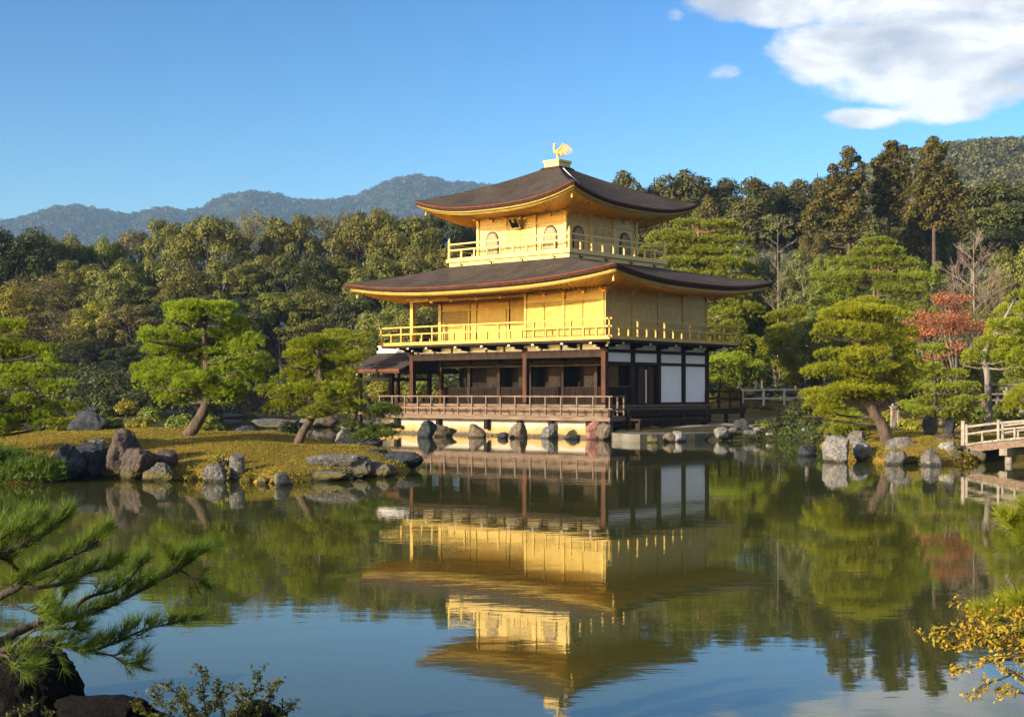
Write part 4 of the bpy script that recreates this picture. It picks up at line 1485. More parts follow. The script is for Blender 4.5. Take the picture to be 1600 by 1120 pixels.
# ------------------------------------------------------------------ rocks, one by one: px, py of the foot, distance, half width px, top py, material, label
def rocks():
    G1 = 'rocks along the edge of the left island'
    G2 = 'rocks round the right hand point'
    G3 = 'foundation boulders under the pavilion deck'
    G4 = 'rocks in the back bay'
    L = [
        (192, 747, 36.8, 34, 681, ROCK_PINK, 'tall square-shouldered purplish boulder, the largest on the left island shore', G1, dict(flat=0.75, cut=9)),
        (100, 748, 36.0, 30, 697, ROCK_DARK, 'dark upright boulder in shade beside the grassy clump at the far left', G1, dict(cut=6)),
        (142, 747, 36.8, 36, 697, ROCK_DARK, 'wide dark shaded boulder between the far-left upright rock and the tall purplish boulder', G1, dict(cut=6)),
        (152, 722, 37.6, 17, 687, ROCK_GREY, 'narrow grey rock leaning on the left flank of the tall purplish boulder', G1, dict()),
        (213, 745, 35.9, 30, 704, ROCK_PINK, 'reddish flat-topped block in front of the tall purplish boulder', G1, dict(flat=0.6, cut=9)),
        (258, 728, 36.4, 20, 705, ROCK_PINK, 'smaller reddish block to the right of the flat-topped reddish block', G1, dict(flat=0.6)),
        (249, 750, 35.5, 31, 724, ROCK_MOSS, 'low lichen-covered rock at the waterline under the reddish blocks', G1, dict()),
        (337, 754, 34.9, 23, 727, ROCK_GREY, 'pale grey rounded rock just left of the upright stone stump', G1, dict()),
        (412, 757, 34.2, 11, 745, ROCK_PINK, 'small flat brown rock right of the upright stone stump at the water', G1, dict(sub=3)),
        (440, 761, 33.4, 17, 739, ROCK_GREY, 'small round grey rock standing out in the water off the island', G1, dict(sub=3)),
        (527, 742, 36.8, 56, 711, ROCK_MOSS, 'long flat grey rock slab on the island front with cracked sunny top', G1, dict(cut=8)),
        (506, 752, 35.5, 44, 737, ROCK_MOSS, 'low shelf of grey rock in front of the long flat slab', G1, dict()),
        (580, 745, 37.2, 36, 724, ROCK_MOSS, 'mossy dark rock right of the long flat slab', G1, dict()),
        (622, 734, 40.5, 36, 707, ROCK_DARK, 'smooth dark boulder at the very tip of the left island', G1, dict(cut=4)),
        (585, 726, 41.0, 24, 704, ROCK_DARK, 'dark craggy rock behind the smooth boulder at the island tip', G1, dict()),
        (541, 702, 45.5, 23, 673, ROCK_WHITE, 'whitish rock behind the small leaning pine on the island', G1, dict()),
        (577, 709, 43.0, 20, 684, ROCK_DARK, 'round blue-black rock at the foot of the small leaning pine', G1, dict(cut=3)),
        (389, 690, 52.0, 21, 667, ROCK_DARK, 'domed dark rock at the back edge of the island between the two big pines', G1, dict(cut=4)),
        (136, 674, 60.0, 32, 643, ROCK_DARK, 'large dark blue boulder beyond the grass, left of the round shrubs', 'boulders behind the left island', dict(cut=8)),
        (134, 650, 61.5, 19, 634, ROCK_DARK, 'angular dark rock resting on top of the large dark blue boulder', 'boulders behind the left island', dict(cut=8)),
        (432, 668, 90.0, 40, 655, ROCK_MOSS, 'low moss-capped islet rock in the back bay', G4, dict()),
        (511, 667, 92.0, 22, 650, ROCK_PINK, 'broad lit rock in the back bay behind the right pine trunk', G4, dict()),
        (477, 668, 91.0, 13, 655, ROCK_GREY, 'pale rock in the back bay left of the broad lit rock', G4, dict(sub=3)),
        (560, 672, 84.0, 38, 658, ROCK_GREY, 'flat pale rocks shelf at the bay edge near the side hall', G4, dict()),
        (360, 652, 128.0, 22, 644, ROCK_GREY, 'long low stone on the far dark bank of the back bay', G4, dict(sub=3)),
        (667, 682, 70.5, 14, 659, ROCK_DARK, 'dark boulder under the left end of the deck', G3, dict(cut=5)),
        (690, 680, 72.0, 22, 664, ROCK_TAN, 'broad tan rock leaning against the foundation wall at the left', G3, dict()),
        (745, 684, 70.6, 14, 663, ROCK_TAN, 'tan foundation boulder second from the left under the deck', G3, dict(cut=5)),
        (810, 685, 70.0, 13, 663, ROCK_TAN, 'tan-grey foundation boulder in the middle under the deck', G3, dict(cut=5)),
        (862, 685, 69.2, 14, 663, ROCK_GREY, 'grey foundation boulder left of the red rocks under the deck', G3, dict(cut=5)),
        (785, 685, 69.5, 9, 676, ROCK_DARK, 'small dark heap of stone at the waterline left of the middle boulder', G3, dict(sub=3)),
        (893, 687, 68.0, 14, 679, ROCK_DARK, 'low dark stone at the waterline left of the red boulder', G3, dict(sub=3)),
        (926, 685, 67.6, 17, 660, ROCK_RED, 'reddish boulder at the corner of the foundation', G3, dict(cut=8)),
        (944, 685, 66.8, 14, 664, ROCK_TAN, 'orange-tan rock in front of the reddish corner boulder', G3, dict(cut=7)),
        (1020, 692, 63.0, 9, 678, ROCK_PINK, 'small round purplish stone in the water off the stone landing', 'stones in the water off the landing', dict(sub=3)),
        (1046, 690, 63.6, 9, 677, ROCK_TAN, 'rough tan stone between two stones off the landing', 'stones in the water off the landing', dict(sub=3)),
        (1063, 687, 64.5, 11, 671, ROCK_WHITE, 'rough pale stone with a knobbly top off the landing', 'stones in the water off the landing', dict(sub=3)),
        (1128, 684, 66.0, 12, 668, ROCK_WHITE, 'squat pale stone standing at the waterline where the landing ends', 'stones in the water off the landing', dict(sub=3)),
        (1160, 682, 67.8, 15, 653, ROCK_DARK, 'dark angular block at the end of the stone landing', None, dict(cut=9)),
        (1190, 682, 68.0, 24, 662, ROCK_WHITE, 'pale sloping rock bank right of the dark angular block', None, dict()),
        (1146, 683, 67.4, 13, 668, ROCK_GREY, 'grey rock at the waterline just right of the squat pale stone', None, dict()),
        (1172, 684, 67.0, 14, 671, ROCK_GREY, 'low grey rock below the dark angular block', None, dict()),
        (1208, 683, 67.0, 13, 670, ROCK_WHITE, 'low pale rock at the right end of the sloping rock bank', None, dict()),
        (1232, 680, 67.0, 6, 668, ROCK_WHITE, 'small white stone set in the dark bank, left one of two', None, dict(sub=3)),
        (1258, 680, 66.5, 6, 669, ROCK_WHITE, 'small white stone set in the dark bank, right one of two', None, dict(sub=3)),
        (1262, 713, 49.5, 14, 697, ROCK_DARK, 'dark low rock alone in the water off the right hand point', G2, dict(sub=3)),
        (1297, 686, 60.0, 14, 667, ROCK_GREY, 'dark grey rock at the back of the right hand point by the dark bank', G2, dict(sub=3)),
        (1318, 686, 58.0, 13, 668, ROCK_WHITE, 'whitish rock right of the dark grey rock at the back of the point', G2, dict(sub=3)),
        (1339, 682, 54.5, 10, 664, ROCK_GREY, 'small dark-topped rock perched above the grey rock left of the leaning pine', G2, dict(sub=3)),
        (1344, 698, 50.5, 16, 674, ROCK_GREY, 'grey rock at the left of the leaning pine trunk', G2, dict()),
        (1311, 723, 45.2, 23, 685, ROCK_WHITE, 'large pale boulder at the waterline, leftmost on the right hand point', G2, dict()),
        (1348, 716, 46.3, 18, 689, ROCK_WHITE, 'pale pinkish boulder right of the large pale boulder', G2, dict()),
        (1413, 716, 46.2, 24, 686, ROCK_MOSS, 'broad whitish rock with yellow moss at its foot, middle of the right hand point', G2, dict()),
        (1399, 728, 43.6, 17, 705, ROCK_GREY, 'grey rock at the waterline in front of the broad whitish rock', G2, dict()),
        (1459, 728, 43.0, 16, 704, ROCK_GREY, 'smooth dark grey rock at the waterline left of the bridge', G2, dict(cut=4)),
        (1484, 712, 45.3, 15, 691, ROCK_WHITE, 'square whitish rock beside the bridge end', G2, dict(flat=0.7)),
        (1460, 698, 48.0, 12, 682, ROCK_GREY, 'grey rock behind the smooth waterline rock near the standing stones', G2, dict(sub=3)),
        (1477, 696, 48.6, 20, 678, ROCK_PINK, 'brown mound of rock under the tall standing stone', G2, dict()),
        (1492, 720, 44.6, 12, 706, ROCK_MOSS, 'low mossy stone at the waterline under the square whitish rock', G2, dict(sub=3)),
        (1530, 722, 45.2, 14, 704, ROCK_MOSS, 'lichened stone at the water under the bridge end', G2, dict(sub=3)),
        (36, 1118, 9.7, 86, 1012, ROCK_BLACK, 'near-black boulder, darkened for shade, in the lower left corner under the pine branch', 'near shore rocks', dict(sub=5, cut=5)),
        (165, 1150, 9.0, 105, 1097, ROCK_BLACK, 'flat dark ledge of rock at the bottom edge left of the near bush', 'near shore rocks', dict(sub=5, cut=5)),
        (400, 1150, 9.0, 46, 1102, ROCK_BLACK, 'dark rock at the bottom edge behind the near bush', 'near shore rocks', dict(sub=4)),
    ]
    for i, (px, py, D, hw, top, mat, label, grp, kw) in enumerate(L):
        a, b = P(px, py, D), P(px, top, D)
        rx = hw * D / F * 1.02
        h = max(0.1, b.z - a.z)
        rz = h * 0.68
        flat = kw.get('flat')
        rz = h * 0.8 if flat else rz
        ry = max(rx * 0.75, min(rz, rx * 1.1))
        c = Vector((a.x, D + ry * 0.35, b.z - rz * (flat if flat else 0.92)))
        o = make_rock('rock', c, rx, ry, rz, mat, 100 + i * 7, kw.get('sub', 5 if hw * 36 / D > 20 else 4), cut=kw.get('cut', 6), flat_top=flat)
        meta(o, label, 'rock', grp)
    # the upright stump of stone on the island
    b = P(371, 750, 35.4)
    rr = random.Random(5)
    mb = MB()
    pts, rad = [], []
    for k in range(9):
        pts.append((0.02 * rr.uniform(-1, 1), 0.02 * rr.uniform(-1, 1), k / 8 * 0.86))
        rad.append(0.20 * (1 + 0.05 * rr.uniform(-1, 1)))
    rad[-1] *= 0.93
    mb.tube(pts, rad, 14)
    o = mb.build('stone_stump', ROCK_GREY, None, False)
    o.location = (b.x, b.y, -0.18)
    meta(o, 'short upright column of grey stone on the island shore with a flat top', 'stone post')
    # standing stones near the bridge
    for (px, foot, top, hw, D, lab) in ((1452, 686, 652, 11, 50, 'dark standing stone left of the tallest one near the bridge'), (1482, 684, 650, 11, 49.4, 'tallest dark blue standing stone beside the bridge end')):
        a, t = P(px, foot, D), P(px, top, D)
        h = t.z - a.z
        o = make_rock('standing_stone', Vector((a.x, D, a.z + h * 0.46)), hw * D / F, hw * D / F * 0.8, h * 0.58, ROCK_DARK, px, 4, 0.8, 8)
        meta(o, lab, 'standing stone', 'standing stones near the bridge')


rocks()


# ------------------------------------------------------------------ the garden pines
def pines():
    garden_pine('pine_tree', 'bright green pine with a thick leaning trunk, left of two on the island', 45.0,
                [(288, 684), (300, 672), (314, 650), (325, 622), (322, 590), (323, 556), (319, 522), (322, 492)],
                [(312, 487, 58, 9), (285, 492, 30, 8, -0.3), (372, 513, 26, 10), (258, 527, 34, 10), (330, 534, 50, 10), (392, 543, 24, 10),
                 (296, 549, 62, 10), (270, 574, 50, 11), (372, 574, 44, 12), (250, 600, 42, 13), (322, 602, 52, 12), (392, 600, 32, 14), (275, 620, 42, 9), (350, 616, 40, 10)],
                L_PINE, BARK_PINE, 0.235, 11, extra=5)
    garden_pine('pine_tree', 'bright green pine with a curving trunk, right of two on the island', 42.5,
                [(462, 698), (468, 686), (477, 668), (491, 648), (500, 622), (501, 592), (496, 562), (500, 542)],
                [(500, 540, 46, 8), (463, 556, 20, 7), (462, 568, 30, 8), (524, 566, 38, 8), (485, 578, 32, 8), (460, 594, 32, 9), (526, 596, 34, 9),
                 (460, 614, 42, 9), (512, 612, 44, 9), (450, 637, 36, 10), (522, 636, 34, 10), (486, 646, 28, 7), (540, 618, 18, 7)],
                L_PINE, BARK_PINE, 0.165, 12, extra=4)
    garden_pine('pine_tree', 'paler green pine showing behind the right island pine, next to the side hall', 79.0,
                [(546, 668), (556, 640), (553, 600), (548, 560), (552, 530)],
                [(530, 526, 28, 5), (562, 530, 20, 5), (564, 542, 16, 5), (560, 556, 16, 5), (536, 550, 26, 6), (540, 586, 20, 6), (540, 606, 24, 6), (548, 636, 24, 7)],
                L_PINE_Y, BARK_DARK, 0.20, 13, needle=0.17, nw=0.03, dens=60, extra=5, base_z=0.3)
    garden_pine('pine_tree', 'small dark green pine leaning over the water by the island tip', 42.5,
                [(553, 708), (562, 696), (572, 682), (580, 664), (586, 652)],
                [(600, 646, 31, 8), (578, 650, 22, 7), (552, 668, 22, 9), (612, 671, 28, 6), (590, 676, 22, 6), (566, 684, 20, 7)],
                L_PINE_D, BARK_DARK, 0.06, 14, needle=0.10, nw=0.014, dens=190, extra=3)
    garden_pine('pine_tree', 'layered green pine cut off by the left edge of the picture beside the island', 38.5,
                [(-52, 712), (-40, 680), (-30, 640), (-34, 600), (-22, 560), (-26, 520), (-20, 494)],
                [(8, 512, 30, 8), (-30, 500, 40, 9), (22, 548, 50, 9), (78, 545, 20, 4), (-40, 550, 50, 10), (74, 567, 16, 5), (58, 582, 46, 9), (-10, 586, 50, 10), (38, 602, 36, 9),
                 (98, 609, 32, 9), (45, 626, 26, 7), (18, 636, 32, 8), (-40, 630, 46, 10), (100, 641, 34, 7), (36, 660, 40, 9), (88, 662, 14, 7), (-20, 666, 50, 10)],
                L_PINE, BARK_DARK, 0.19, 15, extra=4)
    garden_pine('pine_tree', 'large yellow-green cloud-pruned pine with a dark leaning trunk on the right hand point', 48.0,
                [(1388, 682), (1378, 664), (1366, 645), (1358, 622), (1354, 592), (1352, 564), (1344, 540), (1350, 512), (1352, 488)],
                [(1353, 481, 28, 6), (1350, 493, 66, 8), (1320, 522, 40, 9), (1396, 522, 34, 9), (1346, 518, 30, 8), (1308, 557, 32, 8), (1388, 545, 36, 9), (1350, 556, 36, 8), (1330, 579, 66, 9),
                 (1414, 566, 28, 9), (1410, 592, 33, 11), (1330, 613, 72, 9), (1286, 636, 34, 11), (1372, 621, 34, 8), (1268, 646, 22, 8), (1395, 606, 30, 8)],
                L_PINE_Y, BARK_PINE, 0.225, 16, extra=5)
    garden_pine('pine_tree', 'darker green flat-layered pine standing between the leaning pine and the bridge', 57.0,
                [(1462, 690), (1461, 660), (1460, 632), (1462, 604), (1458, 576), (1456, 552)],
                [(1470, 589, 44, 7), (1448, 576, 24, 6), (1450, 631, 36, 7), (1508, 609, 30, 6), (1430, 610, 26, 7), (1508, 625, 33, 6), (1492, 643, 26, 7), (1452, 548, 28, 5), (1478, 606, 30, 6), (1432, 642, 24, 6)],
                L_PINE_M, BARK_DARK, 0.10, 17, needle=0.13, nw=0.02, dens=100, extra=5)
    garden_pine('pine_tree', 'yellow-green pine with a pale bent trunk at the right edge above the bridge', 60.0,
                [(1546, 612), (1543, 588), (1538, 566), (1541, 545), (1556, 520), (1574, 490), (1584, 470)],
                [(1593, 466, 18, 6), (1600, 484, 24, 8), (1576, 513, 30, 9), (1610, 520, 30, 9), (1566, 536, 38, 9), (1518, 560, 16, 8), (1584, 566, 34, 11), (1552, 556, 24, 7), (1612, 590, 34, 12), (1596, 545, 32, 9)],
                L_PINE_Y, BARK_GREY, 0.165, 18, dens=90, extra=6, nw=0.021)
    garden_pine('pine_tree', 'low yellow-green pine bough mass at the right edge just above the bridge rail', 50.0,
                [(1640, 690), (1632, 662), (1622, 640), (1614, 626)],
                [(1592, 625, 26, 8), (1616, 616, 30, 8), (1588, 643, 24, 9), (1625, 640, 30, 9)],
                L_PINE_Y, BARK_PINE, 0.12, 19, extra=3)
    garden_pine('pine_tree', 'low spreading pine shrub under the large leaning pine on the right hand point', 55.0,
                [(1330, 690), (1331, 676), (1333, 664)],
                [(1332, 657, 34, 8), (1312, 666, 24, 7), (1352, 664, 24, 7), (1336, 670, 34, 6)],
                L_PINE, BARK_DARK, 0.06, 20, dens=110, nw=0.019, extra=3)
    garden_pine('pine_tree', 'tidy round-layered pine with a thin straight trunk behind the white fence', 99.0,
                [(1243, 622), (1244, 600), (1243, 570), (1242, 540), (1243, 510), (1243, 492)],
                [(1243, 490, 22, 6), (1226, 497, 26, 6), (1262, 505, 24, 6), (1230, 516, 26, 6), (1215, 536, 28, 8), (1262, 532, 22, 7), (1212, 554, 26, 8), (1268, 556, 20, 7), (1230, 572, 26, 8), (1258, 580, 20, 7), (1240, 594, 20, 7)],
                L_PINE_Y, BARK_RED, 0.15, 21, needle=0.2, nw=0.034, dens=45, extra=6)
    garden_pine('pine_tree', 'large tiered pine showing right behind the corner of the lower roof', 104.0,
                [(1092, 600), (1092, 540), (1093, 480), (1092, 420), (1092, 380), (1090, 352)],
                [(1080, 351, 26, 5), (1120, 357, 32, 5), (1052, 374, 36, 6), (1100, 376, 30, 5), (1140, 378, 30, 6), (1030, 392, 28, 6), (1086, 396, 44, 6), (1152, 398, 28, 6), (1056, 412, 40, 6), (1124, 414, 44, 6),
                 (1164, 422, 22, 6), (1090, 432, 48, 6), (1044, 430, 30, 6), (1148, 440, 36, 7), (1118, 466, 44, 8), (1152, 488, 36, 9), (1124, 516, 40, 9), (1150, 536, 34, 8)],
                L_PINE_M, BARK_RED, 0.24, 22, needle=0.24, nw=0.042, dens=28, extra=1, depth=0.6)
    garden_pine('pine_tree', 'broad yellow-green pine with a red trunk in the middle of the right hand garden', 92.0,
                [(1376, 560), (1374, 520), (1372, 480), (1373, 440), (1372, 410), (1374, 385)],
                [(1374, 378, 24, 5), (1392, 394, 34, 6), (1346, 396, 30, 6), (1326, 414, 30, 6), (1406, 414, 32, 6), (1366, 412, 30, 6), (1300, 436, 30, 6), (1348, 434, 40, 6), (1420, 438, 36, 7),
                 (1322, 456, 36, 6), (1392, 456, 40, 7), (1436, 464, 24, 6), (1298, 474, 26, 6), (1362, 478, 36, 7), (1418, 486, 32, 7)],
                L_PINE_M, BARK_RED, 0.20, 23, needle=0.22, nw=0.038, dens=30, extra=0, depth=0.55)
    garden_pine('pine_tree', 'lower layered pine behind the dark wood fence at the right end of the pavilion', 101.0,
                [(1124, 628), (1124, 605), (1126, 585), (1128, 568)],
                [(1128, 567, 36, 6), (1152, 562, 24, 6), (1112, 582, 24, 6), (1150, 580, 34, 7), (1172, 590, 22, 6), (1128, 598, 30, 6), (1176, 572, 20, 6)],
                L_PINE_Y, BARK_DARK, 0.12, 24, needle=0.2, nw=0.034, dens=45, extra=4)
    garden_pine('pine_tree', 'dense green layered pine left of the tidy round-layered pine behind the white fence', 106.0,
                [(1182, 624), (1182, 590), (1180, 550), (1184, 520), (1182, 490)],
                [(1182, 486, 24, 7), (1166, 500, 26, 8), (1196, 510, 24, 8), (1160, 524, 28, 9), (1190, 536, 26, 9), (1168, 552, 30, 9), (1194, 566, 22, 8), (1146, 540, 24, 9)],
                L_PINE_D, BARK_DARK, 0.16, 25, needle=0.2, nw=0.034, dens=45, extra=6)


pines()


# ------------------------------------------------------------------ broadleaf trees, cedars, shrubs
def crown_from_clumps(clumps, leaf, per_area, rng, top=0.62, squash=0.8, aspect=0.55):
    """leaf-sized faces over a heap of leaf clumps (x, y, z, r)"""
    parts = []
    for (x, y, z, r) in clumps:
        n = int(per_area * 4 * math.pi * r * r)
        s = sphere_pts(n, rng)
        up = rng.random(n) < top
        s[:, 2] = np.where(up, np.abs(s[:, 2]), s[:, 2])
        lump = 1 + 0.16 * np.sin(s[:, 0] * 5 + x * 3) * np.sin(s[:, 1] * 5 + y * 3) + 0.12 * np.sin(s[:, 2] * 7 + z * 5)
        rad = r * lump * (0.70 + 0.38 * rng.random(n) ** 0.7)
        p = s * rad[:, None] * np.array([1, 1, squash]) + np.array([x, y, z])
        parts.append(leaf_quads(p, s + np.array([0, 0, 0.30]), leaf, rng, aspect, 0.42))
    return merge(parts)


def broadleaf_meshes(name, seed, n=36, spread=3.3, zc=6.5, rz=3.2, leaf=0.105, dens=52, low=0.25, rc=(0.62, 0.55)):
    """a round-headed tree ten metres tall: returns trunk and crown meshes"""
    rng = np.random.RandomState(seed)
    rr = random.Random(seed)
    clumps = []
    tries = 0
    while len(clumps) < n and tries < 4000:
        tries += 1
        v = rng.normal(size=3)
        v /= np.linalg.norm(v)
        rad = 0.55 + 0.45 * rng.random() ** 0.5
        if v[2] < -low and rng.random() < 0.8:
            continue
        r = rc[0] + rc[1] * rng.random()
        p = np.array([v[0] * spread * rad, v[1] * spread * rad, zc + v[2] * rz * rad])
        p[2] = min(p[2], 9.9 - r * 0.8)
        if any((p[0] - c[0]) ** 2 + (p[1] - c[1]) ** 2 + (p[2] - c[2]) ** 2 < (0.62 * (r + c[3]) * 0.8) ** 2 for c in clumps):
            continue
        clumps.append((p[0], p[1], p[2], r))
    V, FA = crown_from_clumps(clumps, leaf, dens, rng)
    V[:, 2] *= 9.9 / V[:, 2].max()
    crown = np_mesh(name + '_crown', V, FA)
    mb = MB()
    split = Vector((rr.uniform(-0.3, 0.3), rr.uniform(-0.3, 0.3), 3.4))
    mb.tube(smooth_path([(0, 0, -0.5), (rr.uniform(-0.15, 0.15), 0.1, 1.6), split], 4), [0.34, 0.31, 0.29, 0.27, 0.26, 0.25, 0.24, 0.23, 0.22][:9], 8)
    for c in clumps[::2]:
        e = Vector(c[:3])
        m = split.lerp(e, 0.5) + Vector((rr.uniform(-0.3, 0.3), rr.uniform(-0.3, 0.3), 0.25))
        mb.tube(smooth_path([split, m, e], 3), [0.15, 0.13, 0.11, 0.09, 0.07, 0.05, 0.03], 6, False)
        for _ in range(3):
            t = e + Vector((rr.uniform(-1, 1), rr.uniform(-1, 1), rr.uniform(0.1, 1))) * c[3]
            mb.tube([e, t], [0.035, 0.01], 4, False)
    return mb.mesh(name + '_trunk', True), crown


def conifer_meshes(name, seed, tiers=15, zb=3.2, rmax=1.7, leaf=0.10, dens=58, power=0.8, fat=1.0):
    """a tall straight evergreen ten metres high with a bare lower trunk"""
    rng = np.random.RandomState(seed)
    rr = random.Random(seed)
    clumps = []
    mb = MB()
    mb.tube([(0, 0, -1.5), (0.03, 0, 2), (-0.02, 0.03, 5), (0, 0, 7.4), (0, 0, 8.6)], [0.17, 0.14, 0.11, 0.06, 0.015], 7)
    for k in range(tiers):
        f = k / (tiers - 1)
        z = zb + (9.55 - zb) * f
        rad = rmax * (1 - f) ** power * (0.8 + 0.35 * rng.random()) + 0.10
        m = max(2, int(5.5 * (1 - f) + 2))
        for q in range(m):
            an = rng.random() * 2 * math.pi
            rr_ = rad * (0.35 + 0.65 * rng.random() ** 0.6)
            r = (0.30 + 0.30 * rng.random()) * (1.25 - 0.55 * f) * fat
            p = (math.cos(an) * rr_, math.sin(an) * rr_, z + 0.3 * rng.normal() - rr_ * 0.10)
            clumps.append((*p, r))
            mb.tube([(0, 0, z - 0.2), (p[0] * 0.6, p[1] * 0.6, p[2]), p], [0.045, 0.03, 0.012], 5, False)
    clumps = [c for c in clumps if c[2] < 9.1] + [(0, 0, 9.25, 0.42), (0.14, 0, 8.95, 0.52), (-0.14, 0.1, 8.7, 0.62)]
    V, FA = crown_from_clumps(clumps, leaf, dens, rng, 0.6, 0.85, 0.4)
    V[:, 2] *= 9.95 / V[:, 2].max()
    return mb.mesh(name + '_trunk', True), np_mesh(name + '_crown', V, FA)


def stand(name, label, cat, group, meshes, mats, px, top, D, hw, ref_r, yaw=0.0, base=None, foot=None):
    """one tree: root, trunk and crown, scaled so that it shows its top at `top` and is hw pixels to each side"""
    p = P(px, top, D)
    z = base if base is not None else gz(p.x, p.y) - 0.1
    if foot is not None:
        z = P(px, foot, D).z
    H = p.z - z
    root = empty(name, (p.x, p.y, z), yaw, label, cat, group)
    s = hw * D / F / ref_r
    root.scale = (s, s, H / 10.0)
    for me, nm, mt in ((meshes[0], 'trunk', mats[0]), (meshes[1], 'crown', mats[1])):
        if me is None:
            continue
        o = bpy.data.objects.new(nm, me)
        COL.objects.link(o)
        o.parent = root
        if not me.materials:
            me.materials.append(mt)
        o.material_slots[0].link = 'OBJECT'
        o.material_slots[0].material = mt
    return root


